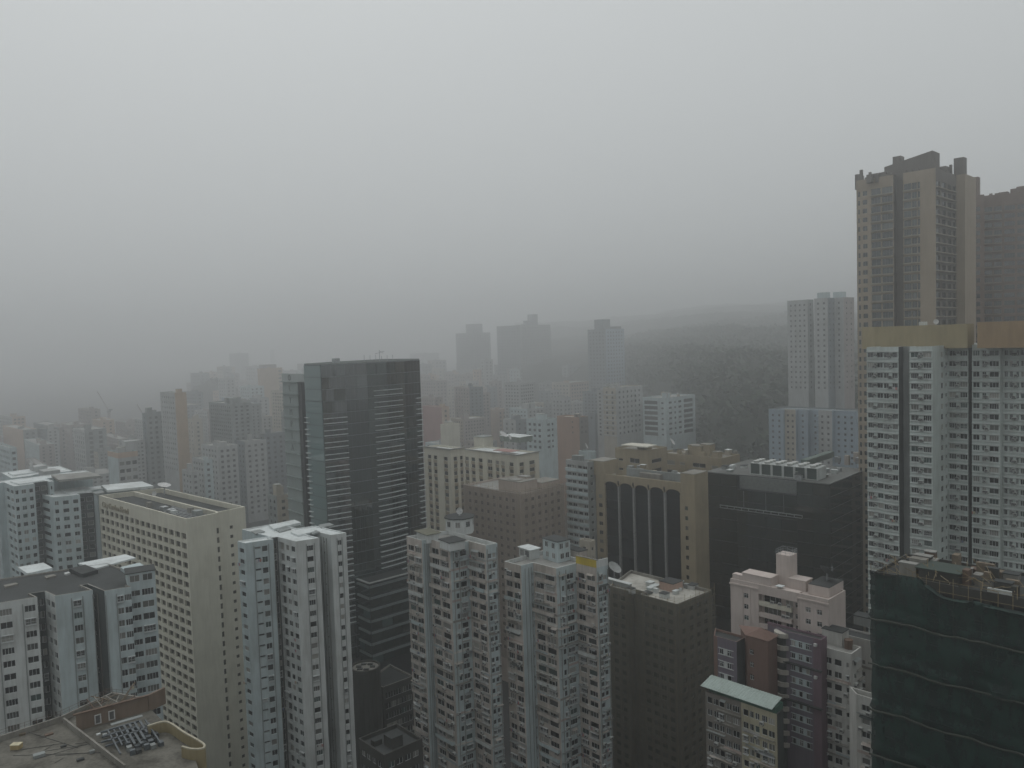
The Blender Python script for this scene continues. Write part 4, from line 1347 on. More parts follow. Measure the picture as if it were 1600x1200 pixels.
P2_.part(mb, 'hipped_roof', [M_BRWN])
# mint roof
M_MINT = paint('mint_tin', (0.31, 0.37, 0.345), 0.6, rough=0.6, streak=(1.2, 1.2, 1.2))
M_YEL = paint('yellowed_render', (0.40, 0.37, 0.27), 0.6)
M_TAUPE = paint('taupe_render', (0.20, 0.185, 0.165), 0.6)
pts, z = outline((1214, 1116), 156, 44, 'b@1158 b@1102', 'a@1224 b+13')
MR = Bld('mint_roofed_block', 'old tenement with mint-green tin roof, half taupe and half yellowish', pts, z)
rowspec = [(0.05, 0.2, 0.7, 1.4, 'a|p'), (0.23, 0.36, 0.7, 1.4, 'a|p|c'), (0.39, 0.52, 0.7, 1.4, 'a|p'), (0.58, 0.72, 0.7, 1.4, 'p|b'), (0.76, 0.94, 0.7, 1.4, 'b|a')]
MR.walls(M_TAUPE, {0: rowspec, 1: rowspec}, fh=2.72, top=0.6, emats={1: M_YEL, 2: M_DARK}, extra=shabby(0.4, 0.9, 0.25, (0, 1)), rec=0.15, lived=0.2)
p0 = pts[0]; p2 = pts[2]; a_ = Vector((math.cos(R(44)), math.sin(R(44)))); b_ = Vector((-a_.y, a_.x)); Lm = (p2 - p0).length
mb = MB()
nrib = 26
for k in range(nrib):
    q0 = p0 - b_ * (Lm * k / nrib) - a_ * 1.0 + b_ * 0.6; q1 = p0 - b_ * (Lm * (k + 1) / nrib) - a_ * 1.0 + b_ * 0.6
    r0, r1 = q0 + a_ * 4.4, q1 + a_ * 4.4
    mm = (q0 + q1) / 2; rm = (r0 + r1) / 2
    z0_, z1_ = z + 1.1, z + 2.1
    mb.poly([(*q0, z0_), (*mm, z0_ + 0.07), (*rm, z1_ + 0.07), (*r0, z1_)]); mb.poly([(*mm, z0_ + 0.07), (*q1, z0_), (*r1, z1_), (*rm, z1_ + 0.07)])
    mb.poly([(*q1, z0_ - 0.05), (*q0, z0_ - 0.05), (*r0, z1_ - 0.05), (*r1, z1_ - 0.05)])
    mb.poly([(*q0, z0_ - 0.05), (*q1, z0_ - 0.05), (*q1, z0_), (*mm, z0_ + 0.07), (*q0, z0_)])
MR.part(mb, 'tin_roof', [M_MINT])
MR.roof(M_ROOFD, ph=0.02, th=0.3, z=z - 0.1)
P = MR.block('rooftop_room', p2 + b_ * 0.4 + a_ * 0.2, 44, 3.2, Lm - 1.2, 1.3, paint('green_shed', (0.05, 0.12, 0.09), 0.4), None, zb=z - 0.1)
# off-white blocks
M_OFFW = paint('offwhite_tile', (0.50, 0.50, 0.475), 0.5)
pts, z = outline((1330, 1022), 166, 44, 'b@1281', 'a@1346 b+12')
OW = Bld('offwhite_block', 'off-white tenement with dark-roofed roof hut between the purple block and green net', pts, z)
OW.walls(M_OFFW, {0: [(0.14, 0.36, 0.7, 1.4, 'a|p'), (0.46, 0.68, 0.7, 1.4, 'a|p'), (0.84, 0.94, 0.9, 1.1, 'p')], 1: [(0.3, 0.5, 0.8, 1.2, 'p')]}, fh=2.75, top=1.4, extra=shabby(0.45, 0.35, 0.3, (0, 1)), lived=0.15)
OW.roof(M_ROOFG, ph=1.0, th=0.25, wallmat=M_OFFW)
OW.block('rooftop_hut', OW.roofpt(1316, 1012), 44, 3.4, 4.6, 3.2, M_OFFW, M_ROOFD, zb=z - 1.0, over=0.1)
mb = MB(); c = OW.roofpt(1326, 1013); mb.rod((*c, z - 1), (*c, z + 1.0), 0.9, 12); OW.part(mb, 'water_tank', [M_RUST])
pts, z = outline((1372, 1004), 178, 44, 'b@1321', 'a@1384 b+10')
OX = Bld('offwhite_block', 'plain off-white block with dark flat roof beside the dark green net', pts, z)
OX.walls(M_OFFW, {0: [(0.5, 0.62, 0.9, 1.1, 'p'), (0.2, 0.3, 1.0, 0.8, 'p')]}, fh=2.8, top=4.2, extra=shabby(0.5, 0.5, 0.2, (0,)))
OX.roof(M_ROOFD, ph=0.4, th=0.2, wallmat=M_OFFW)
OX.block('rooftop_hut', OX.roofpt(1360, 985), 44, 3, 4, 2.2, M_GREY, M_ROOFD, zb=z - 0.4, over=0.2)
pts, z = outline((1390, 1100), 152, 44, 'b@1338', 'a@1398 b+9')
OY = Bld('offwhite_block', 'lowest off-white tenement with balconies tucked against the dark green net', pts, z)
OY.walls(M_OFFW, {0: [(0.16, 0.4, 0.7, 1.3, 'a|p'), (0.5, 0.75, 0.7, 1.3, 'a|p')]}, fh=2.75, top=1.0, extra=shabby(0.5, 0.8, 0.3, (0,)))
OY.roof(M_ROOFG, ph=0.9, th=0.25, wallmat=M_OFFW)

# --- dark green netted block, bottom right
pts, z = outline((1367, 893), 146, 44, '', 'b@1500 b@1690 a+16 b=0')
GN = Bld('netted_block', 'block under dark green safety netting with sagging catch lines, bottom right corner', pts, z)
GN.walls(M_DKC, {0: even(6, 1.8), 1: even(5, 1.8)}, fh=2.8, far=True)
GN.roof(M_ROOFD, ph=0.6, th=0.3, wallmat=M_DKC)
M_NETG = net_mat('green_net', (0.002, 0.014, 0.012), 0.92, (0.005, 0.036, 0.027))
netting(GN, [pts[0], pts[1], pts[2]], 0, z + 0.8, M_NETG, off=1.6, lift=8.6, bulge=0.7, seed=5, skirt=1.9, ztop=lambda f: z + 0.8 if f < 0.26 else z + 0.8 - min(2.4, (f - 0.26) * 20))
p0, e, inn, ang, L = edge(GN, 0)
L2 = (pts[2] - pts[0]).length
for k in range(1, 7):                       # catch-line poles at each lift
    mb = MB(); n = 44
    for i in range(n):
        def cp(t):
            s_ = t * L2 / 0.9
            wob = 0.35 * mnoise.noise(Vector((s_ * 0.1, 5, 3)))
            q = pts[0] + e * (t * L2) - inn * (3.3 + 0.3 * mnoise.noise(Vector((t * 9, k, 1))))
            return (q.x, q.y, z + 0.8 - k * 8.6 + wob * 4 + 0.25 * mnoise.noise(Vector((t * 14, k * 2.0, 4))))
        mb.rod(cp(i / n), cp((i + 1) / n), 0.2, 5)
    GN.part(mb, 'catch_rail', [flat('dusty_bamboo', (0.05, 0.056, 0.045), 0.9)], occ=False)
bamboo(GN, [pts[0], pts[2]], z - 12, z + 0.4, off=1.2, over=1.6, hz=1.9)
q4 = [pts[0] + e * 2 + inn * 1.5, pts[0] + e * 30 + inn * 1.5, pts[0] + e * 30 + inn * 12, pts[0] + e * 2 + inn * 12]
clutter(GN, q4, z - 0.6, 34, 9, (0.8, 3.0), ang=-46, mats=(M_DKC, M_WOOD, M_WOOD, M_CONC, M_RUST))
GN.block('tarpaulin_shed', pts[0] + e * 7 + inn * 2, -46, 6.5, 5, 2.2, M_DKC, flat('green_tarp', (0.03, 0.05, 0.04), 0.6), zb=z - 0.6, over=0.5)
mb = MB(); random.seed(17)
for k in range(70):
    c = pts[0] + e * random.uniform(1, 30) + inn * random.uniform(-0.8, 9); t = random.uniform(0, 3.14); v = Vector((math.cos(t), math.sin(t))) * random.uniform(0.4, 2.4)
    h0 = z + random.uniform(-0.5, 1.4)
    mb.rod((*(c - v), h0), (*(c + v), h0 + random.uniform(-0.4, 2.2)), 0.05, 4)
GN.part(mb, 'loose_bamboo', [M_BAMBOO], occ=False, kind='stuff')
GN.block('plaster_wall', pts[0] + e * 18.5 + inn * 0.6, -46, 3.6, 0.4, 3.0, M_WHITE, None, zb=z - 2.4)

# --- tall white estate block on the right
pts, z = outline((1457, 541), 208, 42, 'b@1421 a+3 b@1411 a-3 b@1379 a+0.8 b@1354 a+3', 'a@1481 b@1513 a+4 b@1527 a-4 b@1563 a@1567 b@1690 a+20 b=14')
ES = Bld('estate_block', 'tall pale estate block with stacked window bays and tan crown', pts, z)
bay = [(0.05, 0.40, 0.75, 1.35, 'a|b|q'), (0.60, 0.95, 0.75, 1.35, 'a|b|q')]
bayR = [(0.03, 0.27, 0.75, 1.35, 'a|b'), (0.36, 0.52, 0.75, 1.35, 'a|b'), (0.62, 0.95, 0.75, 1.35, 'a|b|q')]
ESW = {1: bay, 3: bay, 7: bay, 8: [(0.55, 0.72, 0.6, 1.5, 'p'), (0.85, 0.97, 0.9, 1.0, 'p')], 9: bay, 13: bayR,
       15: [(0.02, 0.07, .75, 1.35, 'a'), (0.09, 0.14, .75, 1.35, 'b'), (0.18, 0.22, .75, 1.35, 'a'), (0.24, 0.30, .75, 1.35, 'a')]}
def es_extra(s, i, k, p0, e, inn, ang, L, zb, fh):
    if i not in (1, 3, 7, 9, 13, 15):
        return
    if i == 15:
        L = L * 0.33
    c = p0 + e * 0.05
    s.put('ledge', slab_mesh(L - 0.1, 0.42, 0.16, M_WHITE), (c.x, c.y, zb + 2.36), ang)
    s.put('ledge', slab_mesh(L - 0.1, 0.3, 0.1, M_WHITE), (c.x, c.y, zb + 0.5), ang)
    for f in (0.46, 0.54):
        if random.random() < 0.8:
            c = p0 + e * (L * f)
            s.put('air_conditioner', ac_mesh(), (c.x, c.y, zb + random.choice((0.9, 1.5))), ang)
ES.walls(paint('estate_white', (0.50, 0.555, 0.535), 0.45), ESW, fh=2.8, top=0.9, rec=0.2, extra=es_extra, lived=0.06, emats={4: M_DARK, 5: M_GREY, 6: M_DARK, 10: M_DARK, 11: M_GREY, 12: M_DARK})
ES.roof(M_ROOFG, ph=0.8, th=0.3, wallmat=M_WHITE)
M_OCH = paint('ochre_crown', (0.33, 0.28, 0.17), 0.45, streak=(0.25, 0.25, 0.08))
M_ORG = paint('rust_crown', (0.33, 0.235, 0.14), 0.45, streak=(0.25, 0.25, 0.08))
p2, z2 = outline((1512, 506), 209, 42, 'b@1366', 'a@1522 b+30')
mb = MB(); mb.prism(p2, z - 0.8, z2)
ES.part(mb, 'crown', [M_OCH])
p3, z3 = outline((1527, 505), 205, 42, '', 'b@1700 a+12 b=0')
mb = MB(); mb.prism([p3[0], p3[1], p3[2], p3[3]], z - 0.8, z2 + 0.3)
ES.part(mb, 'crown', [M_ORG])
ES.block('roof_hatch', (p2[0].lerp(p2[1], 0.55)) + Vector((1, 1.5)), 42, 2.0, 1.5, 1.0, M_WHITE, None, zb=z2)
dish('small white dish on the tan crown of the tall estate block', (*((p2[0].lerp(p2[1], 0.66)) + Vector((1, 1))), z2), 1.4, 185, 10, post=0.3)

# --- tan luxury tower and its red-brown neighbour
M_TANT = paint('tower_tan', (0.335, 0.285, 0.225), 0.3)
M_TAND = paint('tower_grey_brown', (0.165, 0.152, 0.14), 0.3)
M_REDB = paint('tower_red_brown', (0.20, 0.155, 0.135), 0.3)
pts, z = outline((1462, 262), 264, 44, 'b@1438 b@1411 a+2.4 b@1400 a-2.4 b@1345 b@1338 a+8', 'a@1494 b@1508 a+12 b+14')
LT = Bld('tan_tower', 'tall tan tower with crenellated crown rising above the pale estate block', pts, z)
# pts:0 a+8,1 1338,2 1345,3 1400f,4,5 ,6 1411,7 1438,8 C,9 1494,10 1508
LTW = {2: [(0.05, 0.2, 0.8, 1.6, 'a'), (0.32, 0.61, 0.6, 2.1, 'b|a'), (0.65, 0.98, 0.6, 2.1, 'q|b')], 6: [(0.03, 0.45, 0.6, 2.1, 'a|b'), (0.5, 0.78, 0.6, 2.1, 'a'), (0.83, 0.97, 0.6, 2.1, 'p')],
       8: [(0.02, 0.2, 0.6, 1.9, 'b'), (0.3, 0.48, 0.6, 1.9, 'b'), (0.58, 0.76, 0.6, 1.9, 'b'), (0.82, 0.98, 0.6, 1.9, 'a')], 1: [(0.3, 0.8, 0.7, 1.7, 'p')]}
def lt_extra(s, i, k, p0, e, inn, ang, L, zb, fh):
    if i in (2, 6, 8):
        c = p0 + e * (0.05 if i != 2 else L * 0.3)
        s.put('ledge', slab_mesh(L * (0.95 if i != 2 else 0.69), 0.6, 0.3, paint('tower_ledge', (0.33, 0.305, 0.26), 0.3)), (c.x, c.y, zb + 0.2), ang)
LT.walls(M_TANT, LTW, fh=3.05, top=3.4, rec=0.25, extra=lt_extra, gmat=glass('tower_glass', [(0.0, (0.02, 0.032, 0.034)), (0.6, (0.035, 0.055, 0.056)), (0.9, (0.09, 0.105, 0.1))], rough=0.05, ior=1.9), fmat=FRAME_D,
         emats={3: M_TAND, 4: M_TAND, 5: M_TAND, 8: M_TAND})
LT.roof(M_ROOFG, ph=0.8, th=0.3, wallmat=M_TANT)
b_ = (pts[2] - pts[3]).normalized(); a_ = Vector((b_.y, -b_.x))
def crown(B, px, py_top, wd, dp, dist, mat, zb, name='crown_block'):
    q = at_dist(px, py_top, dist)
    B.block(name, Vector((q.x, q.y)), 44, wd, dp, q.z - zb, mat, None, zb=zb)
zr = z - 0.8
crown(LT, 1341, 272, 1.2, 1.2, pts[1].y + 1, M_TAND, zr - 2)
crown(LT, 1347, 265, 0.9, 0.9, pts[1].y - 1, M_TAND, zr - 2)
for px, py, wd in ((1361, 272, 1.6), (1372, 271, 1.0), (1384, 268, 5.0)):
    crown(LT, px, py, 2, wd, pts[3].y + 3, M_TAND, zr - 1)
crown(LT, 1407, 243, 3.4, 2.6, pts[6].y + 4, M_TAND, zr)
q = at_dist(1457, 262, pts[8].y + 3); q1 = at_dist(1400, 262, pts[8].y + 16)
mb = MB()
A_ = Vector((q.x, q.y)); b2 = Vector((-math.sin(R(44)), math.cos(R(44)))); a2 = Vector((math.cos(R(44)), math.sin(R(44))))
ln = 15.5
zl, zh = at_dist(1410, 260, A_.y + ln * 0.7).z, at_dist(1455, 235, A_.y).z
P4 = [A_, A_ + a2 * 7, A_ + a2 * 7 + b2 * ln, A_ + b2 * ln]
zt_ = [zh, zh, zl, zl]
for i in range(4):
    j = (i + 1) % 4
    mb.poly([(*P4[i], zr), (*P4[j], zr), (*P4[j], zt_[j]), (*P4[i], zt_[i])])
mb.poly([(*P4[i], zt_[i]) for i in range(4)])
LT.part(mb, 'slanted_crown', [M_TAND])
crown(LT, 1461, 247, 3, 1.4, A_.y - 1, M_TAND, zr)
crown(LT, 1478, 259, 4, 3.0, pts[9].y - 2, M_TAND, zr - 1)
crown(LT, 1506, 245, 3.2, 3.2, pts[10].y + 1, M_TAND, zr - 3)
for f_ in (0.06, 0.18, 0.3, 0.45, 0.6, 0.75, 0.9):
    c = pts[2].lerp(pts[3], f_) + Vector((0.3, 0.3))
    LT.block('merlon', c, 44, 0.8, random.choice((0.8, 1.6)), random.choice((1.6, 2.4, 3.2)), M_TAND, None, zb=z - 0.9)
for f_ in (0.15, 0.5, 0.85):
    c = pts[6].lerp(pts[7], f_) + Vector((0.3, 0.3))
    LT.block('merlon', c, 44, 0.8, 1.2, random.choice((1.6, 2.6)), M_TAND, None, zb=z - 0.9)
crown(LT, 1487, 257, 0.8, 0.8, pts[10].y + 3, M_TAND, zr - 1)
pts, z = outline((1537, 306), 318, 62, 'a-4 b@1510', 'b@1567 b@1690 a+14 b=8')
RB = Bld('red_brown_tower', 'tall red-brown tower behind the tan tower at the picture edge', pts, z)
RBW = [(0.04, 0.28, 0.7, 1.8, 'b|q'), (0.34, 0.48, 0.7, 1.8, 'a'), (0.56, 0.96, 0.7, 1.8, 'q|b')]
RB.walls(M_REDB, {0: [(0.1, 0.8, 0.7, 1.8, 'b')], 2: [(0.05, 0.45, 0.7, 1.8, 'b|q'), (0.55, 0.95, 0.7, 1.8, 'q|b')], 3: [(0.02, 0.16, 0.7, 1.8, 'b|q'), (0.19, 0.33, 0.7, 1.8, 'q|b'), (0.4, 0.52, .7, 1.8, 'b')]}, fh=3.1, top=4.0, rec=0.25,
         gmat=MATS['tower_glass'], fmat=FRAME_D, extra=lambda s, i, k, p0, e, inn, ang, L, zb, fh: s.put('ledge', slab_mesh(L * 0.94, 0.6, 0.25, MATS['tower_ledge']), (*(p0 + e * 0.2), zb + 0.3), ang) if i == 2 else None)
RB.roof(M_ROOFG, ph=0.8, th=0.3, wallmat=M_REDB)
zr = z - 1
for px, py, wd, dd in ((1528, 276, 3, 4), (1520, 287, 6, 6), (1550, 302, 1, 2), (1563, 301, 2, 2), (1574, 299, 3, 2), (1586, 300, 1, 2), (1597, 293, 4, 2), (1602, 290, 3, 2)):
    crown(RB, px, py, wd, wd, pts[2].y + dd - (px - 1537) * 0.13, M_REDB, zr - 2)

# --- tan office block with arched black glass bays
pts, z = outline((1085, 742), 272, 46, 'b@1063 b@943 b@930', 'a@1106 b+26')
TA = Bld('tan_office_block', 'tan office block with five tall arched black glass bays', pts, z)
# pts: 0 930, 1 943, 2 1063, 3 C, 4, 5
M_TANW = paint('tan_stone', (0.34, 0.285, 0.195), 0.4)
G_BLK = glass('black_glass', [(0.0, (0.006, 0.008, 0.01)), (0.5, (0.010, 0.013, 0.016)), (0.8, (0.014, 0.018, 0.02))], rough=0.12, spec=0.25)
p0, e, inn, ang, L = edge(TA, 1)
LOW = z - 4.2
back_ = [p + inn * 1.0 for p in (pts[1], pts[2])]
foot = [pts[0], pts[1], back_[0], back_[1], pts[2], pts[3], pts[4], pts[5]]
TA.pts = foot
TA.walls(M_TANW, {0: [(0.3, 0.75, 0.8, 1.5, 'a')], 4: [(0.28, 0.5, 0.8, 1.5, 'a')]}, fh=3.5, top=6.0, z1=LOW, pts=foot, fmat=FRAME_B, emats={2: M_CORE})
mb = MB(); mb.poly([(*p, LOW) for p in foot]); TA.part(mb, 'roof', [M_ROOFG])
TA.pts = pts
bays = 5; pw = L / bays
for i in range(bays + 1):
    onedge(TA, 'pier', 1, pw * i - (0.0 if i in (0,) else 0.35), pw * i + (0.0 if i == bays else 0.35), -1.0, 0.12, 0, LOW - 3.4, flat('grey_pier', (0.24, 0.24, 0.235), 0.6) if 0 < i < bays else M_TANW)
T = lambda u, d, zz: (*(p0 + e * u - inn * d), zz)
for i in range(bays):
    u0, u1 = pw * i + (0.36 if i else 0.0), pw * (i + 1) - (0.36 if i < bays - 1 else 0.0)
    mb = MB(); N = 10; zs = LOW - 3.3
    for k in range(N):
        f0, f1 = k / N, (k + 1) / N
        ya, yb = [zs + 1.5 * math.sqrt(max(0, 1 - (2 * f - 1) ** 2)) for f in (f0, f1)]
        ua, ub = u0 + (u1 - u0) * f0, u0 + (u1 - u0) * f1
        mb.poly([T(ua, 0.1, ya), T(ub, 0.1, yb), T(ub, 0.1, LOW - 1.2), T(ua, 0.1, LOW - 1.2)])
        mb.poly([T(ub, 0.1, yb), T(ua, 0.1, ya), T(ua, -0.95, ya), T(ub, -0.95, yb)])
    TA.part(mb, 'arch_head', [M_TANW])
    for k in range(13):
        zb = LOW - 1.9 - (k + 1) * 3.5
        q = p0 + e * (u0 + 0.03) + inn * 0.85
        TA.put('glass_panel', panel_mesh(u1 - u0 - 0.06, 3.42, G_BLK), (q.x, q.y, zb), ang + R(random.gauss(0, 0.1)), (*(p0 + e * ((u0 + u1) / 2)), zb + 1.7))
onedge(TA, 'parapet_band', 1, -0.0, L, -0.5, 0.12, LOW - 1.2, LOW + 0.9, M_TANW)
# stair towers at both ends
bb = -e
TA.block('stair_tower', pts[1] - e * 0.02, math.degrees(ang) + 90, 9.0, (pts[0] - pts[1]).length + 3.0, z - LOW + 1.2, M_TANW, M_CONC, zb=LOW, over=0.0)
TA.block('stair_tower', pts[3], 46, (pts[4] - pts[3]).length, (pts[3] - pts[2]).length, z - LOW, M_TANW, M_CONC, zb=LOW, over=0.0)
zr = LOW + 0.05
q = p0 + e * (L * 0.42) + inn * 3
P = TA.block('cooling_plant', Vector((q.x, q.y)) + e * 9, math.degrees(ang) + 90, 3, 9, 2.2, M_CONC, None, zb=zr)
TA.block('plant_screen', p0 + e * (L - 1) + inn * 5, math.degrees(ang) + 90, 0.6, L - 8, 3.0, M_GREY, None, zb=zr)
q4 = [p0 + e * 4 + inn * 7, p0 + e * (L - 2) + inn * 7, p0 + e * (L - 2) + inn * 18, p0 + e * 4 + inn * 18]
clutter(TA, q4, zr, 12, 21, (0.8, 2.8), ang=46, mats=(M_GREY, M_TANW, M_STEEL))

# --- dark glass block with chillers on its roof
pts, z = outline((1296, 757), 260, 47, 'b@1245 b@1152 b@1100', 'a@1356 b+46')
DG = Bld('dark_glass_block', 'wide almost black glass block with a row of rooftop chillers', pts, z)
G_DG = glass('smoked_glass', [(0.0, (0.005, 0.009, 0.009)), (0.35, (0.009, 0.015, 0.015)), (0.6, (0.016, 0.017, 0.015)), (0.85, (0.014, 0.022, 0.022))], rough=0.07, ior=1.75)
p0, e, inn, ang, L0 = edge(DG, 1)
foot = [pts[0], pts[1], pts[1] + inn * 1.6, pts[2] + inn * 1.6, pts[2], pts[3], pts[4], pts[5]]
mb = MB(); mb.prism([pts[0], pts[3], pts[4], pts[5]], 0, z - 5.0); DG.part(mb, 'core', [M_CORE])
mb = MB(); mb.prism(foot, z - 5.2, z, 0, 1); DG.part(mb, 'roof_storey', [M_CORE, paint('grimy_roof', (0.15, 0.155, 0.15), 0.7, streak=(0.35, 0.35, 0.35))])
for i, n in ((0, 2), (1, 4), (2, 2), (3, 9)):
    q0, q1 = pts[i], pts[i + 1]
    curtain(DG, q0, q1, z - (0.1 if i != 1 else 5.1), 4.1, 13, G_DG, split=n, gap=0.07, tilt=0.6)
mb = MB(); T = lambda p: (*(p0 + e * p[0] - inn * p[1]), p[2])
mb.box(0.1, L0 - 0.1, -1.58, -1.4, z - 4.9, z - 0.3, 0, T); DG.part(mb, 'louvre_screen', [flat('grey_louvre', (0.17, 0.185, 0.18), 0.6)])
for i in range(9):
    onedge(DG, 'louvre_rail', 1, 0.1, L0 - 0.1, -1.4, -1.32, z - 4.7 + i * 0.5, z - 4.6 + i * 0.5, flat('grey_louvre', (0.2, 0.2, 0.2)))
for i in (0, 2, 3):
    q0, e_, in_, an_, L_ = edge(DG, i)
    onedge(DG, 'coping', i, 0, L_, -0.3, 0.25, z + 0.004, z + 0.35, flat('dull_coping', (0.16, 0.165, 0.16), 0.6))
q0 = pts[0]; Lf = (pts[3] - pts[0]).length
mb = MB()
T = lambda p: (*(q0 + e * p[0] - inn * p[1]), p[2])
mb.box(Lf * 0.14, Lf * 0.80, 0.5, 0.75, z - 11.6, z - 11.35, 0, T); mb.box(Lf * 0.14, Lf * 0.80, 0.5, 0.75, z - 12.5, z - 12.35, 0, T)
for i in range(12):
    u = Lf * (0.14 + 0.66 * i / 11); mb.box(u, u + 0.15, 0.14, 0.499, z - 12.4, z - 11.4, 0, T)
DG.part(mb, 'gondola_rail', [flat('dull_rail', (0.30, 0.32, 0.32), 0.5)], occ=False)
for i in (0, 1, 2, 3):                      # a slim band at every floor
    q0_, e_, in_, an_, L_ = edge(DG, i)
    for k in range(2 if i == 1 else 1, 13):
        onedge(DG, 'floor_band', i, 0.02, L_ - 0.02, 0.1, 0.26, z - 0.1 - k * 4.1 - (1.0 if i == 1 else 0) - 0.12, z - 0.1 - k * 4.1 - (1.0 if i == 1 else 0) + 0.06, flat('smoked_band', (0.05, 0.055, 0.052), 0.4))
for u in (0.34, 0.52, 0.66):
    mb = MB(); mb.box(Lf * u, Lf * u + 0.12, 0.15, 0.3, z - 11.3, z - 5.3, 0, T); DG.part(mb, 'gondola_cable', [M_GREY], occ=False)
M_CHG = flat('chiller_green', (0.035, 0.055, 0.05), 0.6)
zr = z
cq = at_height(1172, 741, zr)
for k in range(6):
    c = cq + e * (k * 4.1)
    T = lambda p, c=c: (*(c + e * p[0] + inn * p[1]), p[2])
    mb = MB()
    mb.box(0.15, 3.75, 0.15, 7.5, zr + 0.3, zr + 4.0, 0, T)
    o = DG.part(mb, 'chiller', [M_CHG])
    mb = MB()
    for u in (0, 3.65):
        mb.box(u, u + 0.28, -0.05, 7.7, zr + 0.004, zr + 4.1, 0, T)
    mb.box(0.284, 3.646, 0.0, 7.7, zr + 4.004, zr + 4.2, 0, T); mb.box(0.284, 3.646, 0.02, 0.14, zr + 0.1, zr + 0.35, 0, T)
    f = mb.obj('chiller_frame', M_WHITE, o, DG.org)
    f.matrix_parent_inverse = Matrix()
    mb = MB()
    for v in (1.2, 3.6, 6.0):
        cc = T((1.9, v, zr + 4.2)); mb.rod(cc, (cc[0], cc[1], cc[2] + 0.8), 0.9, 10, 0, 1.1)
    mb.obj('chiller_fan', M_AC, o, DG.org)
q4 = [at_height(x, y, zr) for x, y in ((1240, 752), (1300, 750), (1345, 725), (1290, 722))]
clutter(DG, q4, zr, 9, 31, (0.5, 2.4), ang=47, mats=(M_WHITE, M_GREY, M_STEEL, M_CONC))
q4 = [at_height(x, y, zr) for x, y in ((1106, 736), (1150, 741), (1168, 732), (1130, 729))]
clutter(DG, q4, zr, 5, 33, (0.4, 1.6), ang=47, mats=(M_WHITE, M_GREY))
q = at_height(1262, 728, zr)
DG.block('roof_duct', q, 47, 26, 2.6, 2.2, paint('dull_green_duct', (0.14, 0.18, 0.16), 0.4), None, zb=zr)
for px, py in ((1326, 727), (1340, 722)):
    DG.block('pipe_stack', at_height(px, py, zr), 47, 1.6, 1.6, 3.6, M_PINKW, None, zb=zr)

# ================================================================== middle distance and beyond
def auto(wd=1.5, h=1.3, pitch=3.2, sill=0.9, m=0.06):
    def f(L, k=1.0):
        return f2(L, wd * k, h * k, pitch * k, sill * k)
    def f2(L, wd, h, pitch, sill):
        n = max(1, int(L * (1 - 2 * m) / pitch))
        p = L * (1 - 2 * m) / n
        return [((L * m + p * (i + 0.5) - wd / 2) / L, (L * m + p * (i + 0.5) + wd / 2) / L, sill, h, 'p') for i in range(n)] if L > wd + 0.4 else None
    return f
def tower(name, label, x0, xc, x1, yt, d, mat, ang=44, mat2=None, dep=14, fh=2.9, top=1.4, rmat=None, zlo=None, near=False, group=None, win=None, winL=None, ph=0.8, heads=1, cat='building', extra=None, rec=0.2, seed=None, gmat=None, raw=False):
    kf = 1.0 if raw else deep(d) / d            # the far city is stretched in depth, so its storeys grow with it
    d = d if raw else deep(d)
    fh, top = fh * kf, top * kf
    P = at_dist(xc, yt, d)
    a = Vector((math.cos(R(ang)), math.sin(R(ang)))); b = Vector((-a.y, a.x))
    lw = run_to(P.xy, b, P.z, x0) if xc - x0 > 0.5 else dep
    rw = run_to(P.xy, a, P.z, x1) if x1 - xc > 0.5 else dep
    if not 0 < lw < 150: lw = dep
    if not 0 < rw < 150: rw = dep
    C = P.xy
    pts = [C + b * lw, C, C + a * rw, C + a * rw + b * lw]
    B = Bld(name, label, pts, P.z, cat, group)
    B.ang = ang
    random.seed(seed if seed is not None else int(x0 * 7 + yt * 3 + d))
    w1 = auto() if win is None else win
    w0 = w1 if winL is None else winL
    def grown(sp):
        if kf < 1.02 or not sp:
            return sp
        if callable(sp):
            return lambda L: sp(L, kf)
        return [(it[0], it[1], it[2] * kf, it[3] * kf, *it[4:]) for it in sp]
    w0, w1 = grown(w0), grown(w1)
    zl = max(3, P.z - 62) if zlo is None else zlo
    B.walls(mat, {0: w0, 1: w1}, fh=fh, top=top, zlo=zl, far=not near, emats={1: mat2} if mat2 else None, rec=rec, extra=extra, gmat=gmat)
    B.roof(rmat or M_ROOFG, ph=ph, th=0.3, wallmat=mat)
    for k in range(heads):
        u, v = random.uniform(0.1, 0.45), random.uniform(0.1, 0.45)
        B.block(random.choice(('stair_head', 'lift_room', 'water_tank')), C + a * (rw * u) + b * (lw * v), ang, min(rw * 0.4, random.uniform(2.5, 6)), min(lw * 0.4, random.uniform(2.5, 6)), random.uniform(2, 5), mat2 or mat, rmat or M_ROOFG, zb=P.z - ph, over=0.1)
    return B
def white_band(mat, h0=0.0, h1=1.2, dp=0.35, faces=(0, 1), every=1):
    """a projecting parapet band on every floor"""
    def f(s, i, k, p0, e, inn, ang, L, zb, fh):
        if i in faces and k % every == 0:
            key = ('band', round(L, 1), h1 - h0, dp, mat.name)
            if key not in WMESH:
                mb = MB(); mb.box(0, L, -dp, 0.0, 0, h1 - h0); WMESH[key] = mb.mesh('balcony_band', [mat])
            s.put('balcony_band', key, (*p0, zb + h0), ang, (*(p0 + e * (L / 2) - inn * (dp + 0.2)), zb + h0 + 0.5))
    return f

